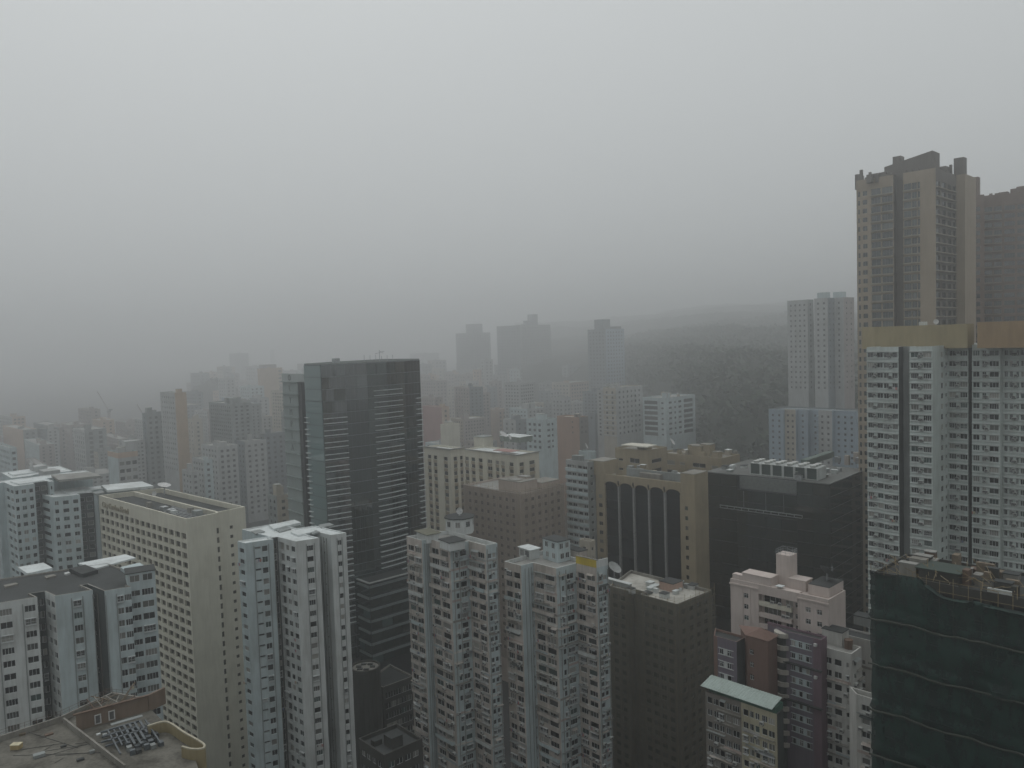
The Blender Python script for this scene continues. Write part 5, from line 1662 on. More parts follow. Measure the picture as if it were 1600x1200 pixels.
M_LBLUE = paint('pale_blue_render', (0.30, 0.37, 0.43), 0.35)
M_SLATE = paint('slate_render', (0.20, 0.225, 0.24), 0.4)
M_PEACH = paint('peach_render', (0.47, 0.36, 0.28), 0.35)
M_BRICK = paint('brick_red_render', (0.33, 0.205, 0.145), 0.3)
M_RED = paint('faded_red_panel', (0.34, 0.20, 0.185), 0.3)
M_BEIGE = paint('beige_render', (0.42, 0.385, 0.32), 0.4)
M_LGREY = paint('light_grey_render', (0.40, 0.41, 0.405), 0.45)
M_TANPAN = paint('tan_panel', (0.43, 0.32, 0.22), 0.3)
M_PKG = paint('pinkish_grey_render', (0.33, 0.295, 0.28), 0.4)

# --- estate blocks on the left, same family as the near slab
def estate(label, C, d, ang, bang, back, fwd, specs, emats, rmat, hut):
    pts, z = outline(C, d, ang, back, fwd, bang=bang)
    B = Bld('apartment_block', label, pts, z, group='white estate slabs with coated roofs')
    B.walls(M_COOL, specs, fh=2.76, top=0.9, emats=emats, extra=None)
    B.roof(rmat, ph=0.2, th=0.3, wallmat=rmat)
    for px4, h, m in hut:
        B.patch('roof_cover' if h < 1 else 'rooftop_shed', px4, z - 0.2, h, m)
    return B
wsp = [(0.04, 0.2, 0.8, 1.35, 'a|p'), (0.34, 0.56, 0.8, 1.35, 'a|p'), (0.72, 0.93, 0.8, 1.35, 'a|p')]
estate('white-roofed apartment slab touching the left end of the cream hotel', (83, 777), 264, 25, 140, 'b=18', 'a@125 b+3 a@147 b-3 a@152 b+9 a+17 b=18',
       {0: [(0.2, 0.8, 0.8, 1.3, 'p')], 1: wsp, 3: [(0.1, 0.45, 0.6, 1.6, 'p'), (0.55, 0.9, 0.6, 1.6, 'p')], 5: [(0.2, 0.7, 0.8, 1.3, 'p')]}, {3: M_DARK, 2: M_DARK}, M_ROOFW, ((((108, 771), (146, 765), (132, 760), (95, 765)), 0.5, M_ROOFW), (((168, 766), (240, 759), (222, 752), (158, 758)), 0.8, M_ROOFW), (((150, 772), (164, 769), (158, 766), (144, 769)), 0.35, M_GREY)))
estate('teal-tinted apartment slab at the picture edge, white roof lower than the one behind', (22, 760), 262, 45, 135, 'b@6 a-2 b=18', 'a@54 b+2.5 a@74 b-2.5 a@84 b+9 a+15 b=18',
       {0: [(0.7, 0.9, 0.8, 1.3, 'p')], 2: [(0.2, 0.5, 0.8, 1.3, 'p'), (0.6, 0.9, 0.8, 1.3, 'p')], 3: wsp, 5: [(0.1, 0.45, 0.6, 1.6, 'p'), (0.55, 0.9, 0.6, 1.6, 'p')], 7: [(0.2, 0.7, 0.8, 1.3, 'p')]}, {4: M_DARK, 5: M_DARK}, M_ROOFW, ((((30, 756), (70, 750), (56, 746), (16, 752)), 0.5, M_ROOFW), (((92, 750), (158, 743), (140, 737), (80, 742)), 0.8, M_ROOFG)))
estate('white-roofed slab with small rooftop sheds behind the teal-tinted slab', (18, 747), 312, 42, 132, 'b=22', 'a@52 b+2 a@80 b-2 a@113 b=22',
       {1: wsp, 3: wsp, 5: [(0.1, 0.25, 0.8, 1.3, 'p'), (0.4, 0.55, 0.8, 1.3, 'p'), (0.7, 0.9, 0.8, 1.3, 'p')]}, {2: M_DARK}, M_ROOFW, ((((68, 737), (94, 734), (84, 731), (60, 734)), 2.6, M_LGREY), (((52, 730), (74, 727), (66, 725), (46, 728)), 2.4, M_LGREY), (((20, 742), (56, 737), (46, 733), (12, 738)), 0.6, M_ROOFW)))
dish('small white dish on the far white-roofed slab at the left', (*at_height(50, 722, 88), 86), 2.2, 195, 15)

# --- striped white block, cream blocks and the pink-brown netted one in the centre
tower('striped_block', 'narrow white block with dark horizontal window stripes, left of the arched tan office block', 884, 918, 932, 722, 300, M_LGREY, mat2=M_GREY, near=True, fh=3.0, top=1.2,
      winL=[(0.05, 0.24, 1.25, 1.2, 'p|a', 0.4), (0.27, 0.47, 1.25, 1.2, 'a', 0.4), (0.53, 0.73, 1.25, 1.2, 'p|a', 0.4), (0.77, 0.96, 1.25, 1.2, 'a', 0.4)], win=[(0.3, 0.6, 0.9, 1.2, 'p')], extra=white_band(M_COOL, 0, 1.15, 0.5, (0,)), rmat=M_GREY)
tower('lift_house', 'pale windowless lift house with a tilted dish on top of the striped block', 904, 922, 931, 706, 318, M_COOL, near=True, win=[], winL=[], heads=0)
dish('tilted white dish on the pale lift house behind the arched tan block', (*at_dist(916, 700, 322).xy, at_dist(916, 702, 322).z), 2.6, 100, 25, post=0.2)
M_CHAN = paint('tan_channel', (0.33, 0.28, 0.20), 0.5)
def channel_block(label, x0, xc, x1, yt, d, fl, fr, dep=16, ang=44, rm=None):
    B = tower('cream_block', label, x0, xc, x1, yt, d, M_CREAM, ang=ang, near=True, win=fr, winL=fl, fh=3.1, top=2.6, dep=dep, rec=0.35, rmat=rm or M_ROOFW, heads=0, group='cream blocks with brown window channels', zlo=20)
    for i, sp in ((0, fl), (1, fr)):
        p0, e, inn, ang_, L = edge(B, i)
        for it in sp:
            u0 = it[0] * L; u1 = u0 + max(0.2, round((it[1] - it[0]) * L * 5) / 5)
            for k in range(14):
                zb = B.z - 2.6 - (k + 1) * 3.1
                onedge(B, 'spandrel', i, u0, u1, -0.1, 0.03, zb - 0.62, zb + it[2] - 0.02, M_CHAN)
        onedge(B, 'eaves', i, -0.4, L + 0.4, -0.3, 0.5, B.z + 0.004, B.z + 0.4, M_ROOFG)
    return B
channel_block('cream block with brown window channels directly behind the dark glass tower', 662, 704, 726, 703, 332, [(0.14, 0.27, 0.75, 1.7, 'p'), (0.36, 0.49, 0.75, 1.7, 'p'), (0.74, 0.88, 0.75, 1.7, 'p')], [(0.2, 0.45, 0.75, 1.7, 'p'), (0.65, 0.85, 0.75, 1.7, 'p')])
cr = channel_block('wide cream block with brown window channels and a red roof patch', 722, 808, 842, 712, 338, [(0.05, 0.12, 0.75, 1.7, 'p'), (0.17, 0.24, 0.75, 1.7, 'p'), (0.31, 0.38, 0.75, 1.7, 'p'), (0.47, 0.56, 0.75, 1.7, 'a'), (0.62, 0.68, 0.75, 1.7, 'p'), (0.72, 0.78, 0.75, 1.7, 'p'), (0.86, 0.93, 0.75, 1.7, 'p')], [(0.1, 0.3, 0.75, 1.7, 'p'), (0.55, 0.8, 0.75, 1.7, 'p')])
cr.block('lift_room', at_height(756, 700, cr.z - 0.8), 44, 6, 7, 5.0, M_CREAM, M_GREY, zb=cr.z - 0.8, over=0.3)
cr.block('red_roof_patch', at_height(797, 707, cr.z + 0.42), 44, 6, 11, 0.25, M_RED, None, zb=cr.z + 0.42)
cr.block('roof_hut', at_height(812, 692, cr.z - 0.8), 44, 9, 14, 2.6, paint('green_grey_roof', (0.2, 0.24, 0.21), 0.4), M_ROOFW, zb=cr.z - 0.8, over=0.3)
dish('big pale dish behind the wide cream block with the red roof patch', (*at_dist(786, 686, 372).xy, at_dist(786, 688, 372).z), 4.2, 120, 50)
dish('second smaller dish close beside the big one behind the wide cream block', (*at_dist(796, 688, 374).xy, at_dist(796, 690, 374).z), 2.6, 110, 25)
B = tower('netted_block', 'pinkish-brown block wrapped in pale scaffold netting in front of the wide cream block', 724, 812, 881, 772, 288, paint('pinkish_tile', (0.47, 0.40, 0.35), 0.4), fh=3.0, heads=3, zlo=10)
netting(B, [B.pts[0], B.pts[1], B.pts[2]], 10, B.z + 0.8, net_mat('pinkish_net', (0.24, 0.20, 0.165), 0.4, (0.36, 0.30, 0.25)), off=1.0, lift=12, bulge=0.3, seed=8, skirt=0.25)
bamboo(B, [B.pts[0], B.pts[1], B.pts[2]], 30, B.z + 0.8, off=0.8, over=2.2)
B.block('upper_storeys', B.pts[1].lerp(B.pts[0], 0.05) + Vector((1.5, 3)), 44, 9, 12, 4.2, MATS['pinkish_tile'], M_CONC, zb=B.z - 0.8, over=0.1)
B.block('upper_storeys', B.pts[1].lerp(B.pts[2], 0.5) + Vector((0, 2)), 44, 10, 8, 2.6, MATS['pinkish_tile'], M_CONC, zb=B.z - 0.8, over=0.1)
# small yellowish hut blocks by the second tenement
tower('small_block', 'tiny cream rooftop block wedged beside the yellow-banded tenement', 905, 922, 930, 846, 262, M_BEIGE, near=True, win=[(0.3, 0.6, 0.9, 1.2, 'p')], winL=[(0.3, 0.6, 0.9, 1.2, 'p')], heads=0, rmat=M_ROOFD)
# --- tan roofscape behind the arched block
B = tower('tan_roof_block', 'tan block with pale canopy roof just behind the arched tan office block', 961, 1012, 1042, 704, 322, M_TANW, near=True, win=[(0.2, 0.7, 0.9, 1.6, 'p')], winL=[(0.1, 0.24, 1.2, 1.0, 'p'), (0.45, 0.75, 0.8, 2.0, 'a')], fh=4.0, top=2.6, heads=1, rmat=M_CONC)
B.block('canopy_roof', B.pts[1] - Vector((0.5, 1.0)), 44, 7, 13, 0.5, paint('pale_canopy', (0.62, 0.60, 0.52), 0.3), None, zb=B.z + 1.2)
B = tower('tan_roof_block', 'long low tan block with dark window bays between the arched block and the hill', 1030, 1128, 1156, 716, 326, M_TANW, near=True, fh=4.2, top=1.6, winL=[(0.08, 0.26, 0.8, 2.0, 'p'), (0.34, 0.42, 1.2, 1.2, 'p'), (0.55, 0.75, 0.9, 1.8, 'a'), (0.84, 0.94, 0.9, 1.4, 'p')], win=[(0.3, 0.7, 0.9, 1.6, 'p')], heads=4, rmat=M_CONC)
dish('white dish on the long low tan block below the pale blue towers', (*at_dist(1050, 697, 336).xy, at_dist(1050, 699, 336).z), 3.2, 115, 35)
clutter(B, [B.pts[0], B.pts[1], B.pts[2], B.pts[3]], B.z - 0.8, 14, 41, (0.6, 2.4), ang=44, mats=(M_TANW, M_BEIGE, M_CONC))

# --- towers around the hill
tower('white_tower', 'tall white tower of narrow wings standing against the dark hill', 1230, 1262, 1271, 468, 436, M_LGREY, mat2=M_GREY, dep=16, fh=2.85, zlo=86, winL=auto(1.1, 1.1, 2.6), heads=0, rmat=M_COOL, ang=38)
wt = ALL[-1]
for x0, xc, x1, yt in ((1262, 1293, 1306, 466), (1293, 1318, 1336, 462)):
    P = at_dist(xc, yt, deep(428))
    a = Vector((math.cos(R(38)), math.sin(R(38)))); b = Vector((-a.y, a.x))
    lw = run_to(P.xy, b, P.z, x0 + 10); rw = max(4, min(14, run_to(P.xy, a, P.z, x1)))
    q = [P.xy + b * lw, P.xy, P.xy + a * rw, P.xy + a * rw + b * lw]
    wt.walls(M_LGREY, {0: auto(1.5, 1.5, 3.6), 1: auto(1.3, 1.3, 4.4)}, fh=3.7, top=1.6, zlo=86, pts=q, z1=wt.z, far=True, emats={1: M_SLATE if x1 < 1310 else M_PKG})  # slate on the side face paints in the shadow between wings
    wt.roof(M_COOL, ph=0.5, pts=q, z=wt.z)
    wt.block('plant_room', P.xy + a * 2 + b * 2, 38, 5, 7, 4.5, M_COOL, None, zb=wt.z - 0.5)
pts, z = outline((1243, 640), deep(404), 44, 'b@1226 a-2 b@1201', 'a@1246 b@1262 a+3 b@1282 a-3 b@1300 a@1303 b@1338 a+14 b=14')
BT = Bld('blue_block', 'pale blue and white low residential block in front of the white hillside tower', pts, z)
au = auto(1.4, 1.4, 3.0)
BT.walls(M_LBLUE, {0: au, 2: au, 4: au, 6: au, 8: au, 10: au}, fh=3.5, top=1.9, zlo=40, far=True, emats={2: M_BEIGE, 8: M_LGREY})
BT.roof(M_SLATE, ph=0.9, th=0.4, wallmat=M_SLATE)
for k in range(8):
    BT.put('balcony_band', slab_mesh(4.0, 1.0, 0.9, M_LBLUE), (*(pts[7] + (pts[8] - pts[7]).normalized() * 0.5), z - 4.4 - k * 2.9), math.atan2((pts[8] - pts[7]).y, (pts[8] - pts[7]).x))
# --- pale pair in front of the hill
tower('balcony_tower', 'cream tower with stacked balconies and roof house, left of the white pair by the hill', 942, 962, 1004, 606, 452, M_BEIGE, mat2=M_LGREY, near=False, fh=2.95, extra=white_band(M_LGREY, 0, 0.9, 0.7, (0,)), heads=2, zlo=50)
B = tower('white_block', 'white tower with dark balcony recesses in front of the dark hill', 1004, 1040, 1086, 622, 446, M_COOL, mat2=M_COOL, fh=3.0, winL=[(0.05, 0.65, 0.5, 2.1, 'p', 0.8), (0.8, 0.9, 1, 1, 'p')], win=[(0.1, 0.2, 0.9, 1.2, 'p'), (0.28, 0.34, .9, 1.2, 'p'), (0.42, 0.52, 0.9, 1.2, 'p'), (0.6, 0.93, 0.5, 2.0, 'p', 0.8)], heads=2, zlo=50)
clutter(B, B.pts, B.z - 0.8, 5, 51, (2, 4.5), mats=(M_LGREY, M_BEIGE))
# --- individual mid-distance buildings: label, x0, xc, x1, top y, distance, colours
MID = [
 ('white_block', 'white block with peach top storey and nine square windows behind the hotel', 168, 184, 215, 708, 385, M_COOL, dict(mat2=M_LGREY, winL=[], win=[(0.06, 0.3, 0.5, 1.9, 'p'), (0.38, 0.62, 0.5, 1.9, 'p'), (0.7, 0.94, 0.5, 1.9, 'p')], fh=3.7, top=3.2, near=True, rmat=M_CONC)),
 ('slate_block', 'tall slate-blue block with blank pale patches beside the slim tan-sided tower', 222, 228, 259, 646, 452, M_SLATE, dict(mat2=M_GREY, heads=2)),
 ('slim_tower', 'slim tall grey tower with blank tan side wall rising left of the hazy cluster', 250, 273, 291, 614, 442, M_LGREY, dict(mat2=M_TANPAN, win=[], winL=auto(1.2, 1.2, 2.8), heads=1)),
 ('white_block', 'lowest stepped white block of the pale cluster behind the hotel roof', 284, 300, 310, 737, 405, M_LGREY, dict()),
 ('white_block', 'middle stepped white block of the pale cluster with small square windows', 300, 318, 332, 718, 412, M_LGREY, dict(mat2=M_COOL)),
 ('white_block', 'tallest white block of the pale cluster with two rooftop houses', 314, 340, 371, 698, 425, M_LGREY, dict(mat2=M_LGREY, heads=3)),
 ('bluegrey_block', 'blue-grey block between the pale cluster and the panelled tower', 366, 382, 416, 690, 440, M_SLATE, dict(mat2=M_LGREY)),
 ('bluegrey_block', 'pale grey-blue block just left of the panelled tower with dotted windows', 404, 412, 445, 678, 455, M_LGREY, dict(mat2=M_SLATE)),
 ('striped_tower', 'white tower top with dark blue vertical strips in the hazy left centre', 381, 388, 409, 646, 540, M_COOL, dict(win=[(0.2, 0.4, 0.2, 2.6, 'p'), (0.6, 0.8, 0.2, 2.6, 'p')])),
 ('tan_panel_tower', 'hazy tower with big tan end panel and grey crown left of the glass tower', 402, 406, 441, 576, 640, M_TANPAN, dict(mat2=M_TANPAN, win=[(0.82, 0.95, 0.9, 1.2, 'p')], heads=1)),
 ('small_block', 'low grey block with cream wall at the foot of the panelled tower', 418, 432, 452, 775, 330, M_GREY, dict(mat2=M_BEIGE, heads=2)),
 ('peach_block', 'peach-sided block in the far left haze', 4, 36, 58, 672, 520, M_PEACH, dict(mat2=M_GREY, winL=[], heads=1)),
 ('dark_block', 'dark grey slab with raised top behind the peach-sided block', 52, 92, 116, 668, 560, M_SLATE, dict(mat2=M_PKG, heads=2)),
 ('teal_block', 'small teal-white block at the far left edge above the white roofs', -12, 16, 26, 700, 400, M_COOL, dict(heads=0)),
 ('grey_block', 'grey block with vertical dark window strips beyond the white roofs', 114, 132, 166, 672, 490, M_LGREY, dict(mat2=M_GREY, win=auto(2.2, 1.8, 4.2), heads=3)),
 ('pinkgrey_block', 'pinkish hazy block with stepped top left of the slate-blue block', 180, 196, 226, 660, 600, M_PKG, dict(heads=3)),
 ('white_tower', 'white tower with blue-grey core and ten window rows, right of centre', 822, 848, 870, 656, 402, M_COOL, dict(mat2=M_COOL, winL=auto(1.8, 1.3, 3.0), win=[(0.3, 0.5, 0.9, 1.2, 'p'), (0.62, 0.74, 0.9, 1.2, 'p')], zlo=60, heads=1)),
 ('orange_block', 'orange-brown blank-walled block with pale roof right of the white tower', 870, 905, 919, 652, 432, M_BRICK, dict(mat2=M_TAND, winL=[(0.66, 0.72, 0.9, 1.0, 'p')], zlo=60, rmat=M_BEIGE)),
 ('grey_block', 'plain dark grey block between the orange-brown block and the balcony tower', 918, 930, 946, 646, 470, M_SLATE, dict(zlo=60)),
 ('red_panel_block', 'block with faded red end wall just right of the glass tower', 660, 690, 702, 636, 480, M_RED, dict(mat2=M_PEACH, winL=[], rmat=M_BEIGE)),
 ('cream_small_block', 'low cream-yellow block in front of the faded red end wall', 688, 700, 718, 664, 432, M_CREAM, dict(mat2=M_CREAM, win=[], heads=2)),
 ('cluttered_block', 'grey-blue tenement with messy laundry-covered facade left of the white tower', 786, 806, 826, 656, 462, M_LGREY, dict(mat2=M_SLATE, heads=3)),
 ('tan_slab', 'tan windowless slab in the hazy middle distance', 756, 778, 792, 640, 560, M_PEACH, dict(winL=[], heads=1)),
 ('grey_tower', 'tall grey narrow tower rising among tan slabs right of the glass tower', 716, 728, 752, 646, 540, M_SLATE, dict()),
 ('cream_block', 'hazy cream block with orange patch above the white tower', 806, 820, 850, 632, 560, M_BEIGE, dict(heads=3)),
 ('tan_slab', 'large hazy tan slab at the foot of the far dark tower', 862, 890, 922, 598, 640, M_BEIGE, dict(mat2=M_PEACH)),
 ('pale_block', 'pale block with a round roof tank, in front of the large hazy tan slab', 862, 880, 892, 622, 560, M_LGREY, dict(heads=2)),
 ('far_tower', 'far dark twin-stepped tower, leftmost of the three looming in fog', 712, 738, 766, 520, 800, M_SLATE, dict(mat2=M_SLATE, zlo=60, heads=1)),
 ('far_tower', 'far dark broad tower with square lift box, middle of the three looming in fog', 776, 812, 860, 508, 760, M_SLATE, dict(mat2=M_GREY, zlo=50)),
 ('far_tower', 'far dark tower with raised top beside the hill, rightmost of the three looming in fog', 918, 946, 975, 514, 630, M_SLATE, dict(mat2=M_LBLUE, zlo=40)),
 ('pale_slim_tower', 'pale slim tower just below and right of the leftmost foggy dark tower', 750, 757, 770, 562, 690, M_LGREY, dict()),
 ('ghost_tower', 'barely visible tower ghost right above the glass tower roof', 640, 664, 686, 552, 1050, M_SLATE, dict()),
 ('ghost_tower', 'barely visible slim tower ghost in fog above the tan-panelled tower', 358, 376, 388, 552, 980, M_SLATE, dict(heads=1)),
 ('ghost_tower', 'barely visible wide tower ghost left of the glass tower roof', 396, 424, 470, 546, 1250, M_SLATE, dict()),
 ('hazy_slim_tower', 'hazy slim pinkish tower above the pale stepped cluster', 318, 330, 346, 640, 560, M_PKG, dict(heads=2)),
 ('hazy_slim_tower', 'hazy slim bluish tower just left of the white blue-striped tower top', 346, 354, 368, 622, 600, M_LBLUE, dict(heads=1)),
 ('hazy_slim_tower', 'hazy grey tower rising between the tan-panelled tower and the slim tan-sided tower', 372, 384, 400, 602, 680, M_LGREY, dict(heads=2)),
 ('hazy_slim_tower', 'hazy beige tower right behind the slim tan-sided tower', 292, 302, 316, 655, 520, M_BEIGE, dict(heads=2)),
 ('hazy_slim_tower', 'hazy grey tower just right of the glass tower, above the faded red end wall', 664, 676, 692, 604, 640, M_LGREY, dict(heads=2)),
 ('hazy_slim_tower', 'hazy pinkish tower between the leftmost and the broad foggy dark towers', 764, 772, 784, 596, 640, M_PKG, dict(heads=1)),
]
for nm, lb, x0, xc, x1, yt, d, m, kw in MID:
    tower(nm, lb, x0, xc, x1, yt, d, m, **kw)
def topbox(idx, px, py, d, wd, dp, mat):
    B = [q for q in ALL if q.root['label'] == idx][0]
    q = at_dist(px, py, deep(d)); kf = deep(d) / d; wd *= kf; dp *= kf
    B.block('lift_box', q.xy, 44, wd, dp, q.z - B.z + 1, mat, None, zb=B.z - 1)
topbox(MID[27][1], 741, 506, 806, 11, 13, M_SLATE)
topbox(MID[28][1], 832, 491, 768, 7, 7, M_SLATE)
topbox(MID[28][1], 822, 501, 764, 16, 4, M_SLATE)
topbox(MID[29][1], 942, 499, 634, 9, 9, M_SLATE)
topbox(MID[29][1], 962, 510, 637, 7, 6, M_SLATE)
topbox(MID[9][1], 412, 570, 642, 11, 8, M_PKG)
topbox(MID[0][1], 196, 690, 389, 6, 5, M_LGREY)
topbox(MID[2][1], 262, 615, 446, 4, 6, M_LGREY)
B = [q for q in ALL if q.root['label'] == MID[0][1]][0]
p0, e, inn, ang, L = edge(B, 1)
onedge(B, 'peach_storey', 1, -0.02, L, 0.004, 0.05, B.z - 3.0, B.z + 0.05, M_PEACH)
p0, e, inn, ang, L = edge(B, 0)
onedge(B, 'peach_storey', 0, 0, L - 0.02, 0.004, 0.05, B.z - 3.0, B.z + 0.05, M_PEACH)

# --- the mass of hazy blocks in between
random.seed(77)
fill = [M_LGREY, M_PKG, M_BEIGE, M_SLATE, M_GREY, M_PEACH, M_COOL, M_LGREY, M_PKG]
SP = []
for k in range(700):
    d = random.uniform(580, 2100)
    px = random.uniform(-40, 985)
    yh = 555 - (px + 0) * 0.0323 + 2
    drop = random.uniform(45, 92) if px > 300 else random.uniform(62, 98)
    yt = yh + F * drop / d
    if 470 < px < 655 and d < 1200:
        continue
    wpx = random.uniform(16, 26) * (1 + d / 2500) * F / d
    if any(abs(px - q[0]) < (wpx + q[2]) * 0.42 and abs(d - q[1]) < 60 for q in SP):
        continue
    if yt > 725 or (px > 905 and d > 900) or (px < 280 and d > 1000):
        continue
    SP.append((px, d, wpx))
    if len(SP) > 150:
        break
for k in range(26):
    px, d = random.uniform(-20, 400), random.uniform(560, 900)
    wpx = random.uniform(18, 30) * F / d
    if not any(abs(px - q[0]) < (wpx + q[2]) * 0.36 and abs(d - q[1]) < 45 for q in SP):
        SP.append((px, d, wpx))
FILL = []
for px, d, wpx in SP:
    yh = 557 - px * 0.0323
    drop = random.uniform(40, 90) if px > 300 else random.uniform(66, 98)
    yt = yh + F * drop / d
    sp = random.uniform(0.3, 0.7)
    side = 'hazy far apartment block'
    m = random.choice(fill)
    tower('far_block', side, px - wpx * sp, px, px + wpx * (1 - sp), yt, d, m, mat2=random.choice([m, random.choice(fill)]), zlo=max(10, CZ - drop - 40), heads=random.choice((1, 2, 3)), ang=random.choice((40, 44, 48)), seed=int(px * 31 + d), raw=True,
          group='hazy far blocks', fh=3.0 * max(1, d / 700), win=auto(random.uniform(1.3, 2.0) * max(1, d / 700), 1.4 * max(1, d / 700), random.uniform(2.8, 4.0) * max(1, d / 700)))
    FILL.append((ALL[-1], px, d, wpx, m.name))

# ================================================================== hill, woods, cranes, haze
def hill_h(x, y):
    """ridge to the right of centre that climbs away from the city"""
    q = x / y
    k = min(1.0, max(0.0, (q - 0.06) / 0.22)); k = k * k * (3 - 2 * k)
    y = y - (1 - k) * 900                        # the ridge bends away to the left
    pr = ((470, 0), (590, 60), (740, 78), (1000, 101), (1450, 128), (2300, 180), (3600, 256))
    base = 0.0 if y < 600 else 262.0
    for (ya, ha), (yb, hb) in zip(pr, pr[1:]):
        if ya <= y <= yb:
            base = ha + (hb - ha) * (y - ya) / (yb - ya)
    nz = 22 * mnoise.noise(Vector((x * 0.004, y * 0.004, 0.3))) + 9 * mnoise.noise(Vector((x * 0.014, y * 0.014, 5))) + 4 * mnoise.noise(Vector((x * 0.04, y * 0.04, 2)))
    return min(272, base + nz * min(1, base / 60)) - (2 if base < 2 else 0)
mb = MB()
X0, X1, Y0, Y1, S = 20, 2400, 440, 3580, 26.0
nx, ny = int((X1 - X0) / S), int((Y1 - Y0) / S)
for j in range(ny + 1):
    for i in range(nx + 1):
        x, y = X0 + i * S, Y0 + j * S
        mb.v.append((x, y, hill_h(x, y) if hill_h(x, y) > 0.3 else -0.9))
for j in range(ny):
    for i in range(nx):
        k = j * (nx + 1) + i
        mb.f.append((k, k + 1, k + nx + 2, k + nx + 1)); mb.m.append(0)
M_HILL = paint('hill_soil', (0.017, 0.022, 0.015), 0.5)
mb.obj('hill', M_HILL, kind='structure', smooth=True)
# woods: many small leafy clumps
M_LEAF = bpy.data.materials.new('woodland_leaf'); M_LEAF.use_nodes = True
t = M_LEAF.node_tree; p = t.nodes['Principled BSDF']
g = t.nodes.new('ShaderNodeNewGeometry'); rp_ = t.nodes.new('ShaderNodeValToRGB')
rp_.color_ramp.elements[0].color = (0.010, 0.019, 0.011, 1); rp_.color_ramp.elements[1].color = (0.034, 0.05, 0.027, 1)
t.links.new(g.outputs['Random Per Island'], rp_.inputs[0]); t.links.new(rp_.outputs[0], p.inputs['Base Color']); p.inputs['Roughness'].default_value = 0.8
random.seed(9)
mb = MB()
cnt = 0
for k in range(120000):
    x, y = random.uniform(80, 900), random.uniform(520, 1900)
    px, py = project((x, y, hill_h(x, y)))
    if not (940 < px < 1380):
        continue
    h = hill_h(x, y)
    if h < 6 or h > 240:
        continue
    if mnoise.noise(Vector((x * 0.02, y * 0.02, 11))) + random.uniform(-0.4, 0.4) < -0.1:
        continue
    r = random.uniform(3.0, 7.5)
    for q in range(3):                     # three leaf sprays per crown
        c = Vector((x + random.uniform(-r, r) * 0.6, y + random.uniform(-r, r) * 0.6, h + r * random.uniform(0.5, 1.4)))
        s_ = r * random.uniform(0.45, 0.75)
        P = [c + Vector((random.uniform(-1, 1), random.uniform(-1, 1), random.uniform(-0.8, 0.8))).normalized() * s_ for _ in range(4)]
        mb.v.extend([tuple(v) for v in P]); b0 = len(mb.v) - 4
        for f in ((0, 1, 2), (0, 3, 1), (1, 3, 2), (2, 3, 0)):
            mb.f.append(tuple(b0 + i for i in f)); mb.m.append(0)
    cnt += 1
    if cnt > 16000:
        break
o = mb.obj('woods', M_LEAF, kind='stuff')
tag(o, 'dark green woodland covering the foggy hillside', 'woodland')
# terraces and retaining walls on the hill
random.seed(12)
for lb, px, py, d, ln, hh in (('upper pale concrete terrace cut into the foggy hillside', 1186, 556, 1080, 48, 5), ('lower pale retaining wall on the foggy hillside', 1190, 584, 880, 16, 7)):
    q = at_dist(px, py, d)
    r = bpy.data.objects.new('retaining_wall', None); r.location = (q.x, q.y, q.z - 12); col.objects.link(r); tag(r, lb, 'retaining wall')
    mb = MB(); mb.box(0, ln, 0, 6, 0, 12, 0); mb.obj('wall_slab', M_LGREY, r)
    mb = MB(); mb.box(-1, ln + 1, -1.2, 6.4, 12.004, 13.0, 0); mb.obj('deck', M_COOL, r)
    mb = MB()
    for i in range(int(ln / 3)):
        mb.box(i * 3, i * 3 + 0.3, -1.1, -0.9, 13.004, 14.2, 0)
    mb.box(-1, ln + 1, -1.15, -0.85, 14.204, 14.4, 0)
    mb.obj('railing', M_LGREY, r)
q = at_dist(1176, 626, 720)
r = bpy.data.objects.new('orange_boom', None); r.location = q; col.objects.link(r); tag(r, 'thin orange curved boom lying on the dark hillside', 'boom')
mb = MB(); q2 = at_dist(1200, 637, 710) - q
M_ORB = flat('orange_paint', (0.5, 0.2, 0.06), 0.6)
for i in range(8):
    f0, f1 = i / 8, (i + 1) / 8
    A_, B_ = q2 * f0 + Vector((0, 0, 1.2 * math.sin(math.pi * f0))), q2 * f1 + Vector((0, 0, 1.2 * math.sin(math.pi * f1)))
    mb.rod(A_, B_, 0.45, 5)
mb.obj('boom_arm', M_ORB, r)
mb = MB(); mb.rod((0, 0, -9), (0, 0, 0.2), 0.5, 6); mb.rod(q2 - Vector((0, 0, 9)), q2, 0.4, 6); mb.obj('boom_post', M_GREY, r)
# low wooded headland far left
def land(name, label, cx, cy, rx, ry, h):
    mb = MB(); N, K = 40, 12
    for k in range(K + 1):
        t_ = k / K
        for i in range(N):
            a = 2 * math.pi * i / N
            rr = 1 - t_
            z_ = h * (1 - (1 - t_) ** 2) * (1 + 0.25 * mnoise.noise(Vector((math.cos(a) * 2 + t_ * 3, math.sin(a) * 2, 1.7)))) - 1
            mb.v.append((cx + rx * rr * math.cos(a), cy + ry * rr * math.sin(a), max(-0.9, z_)))
    for k in range(K):
        for i in range(N):
            j = (i + 1) % N
            mb.f.append((k * N + i, k * N + j, (k + 1) * N + j, (k + 1) * N + i)); mb.m.append(0)
    o = mb.obj(name, M_HILL, kind='structure', smooth=True)
    return o
land('far_hill', '', -565, 1500, 85, 70, 68)
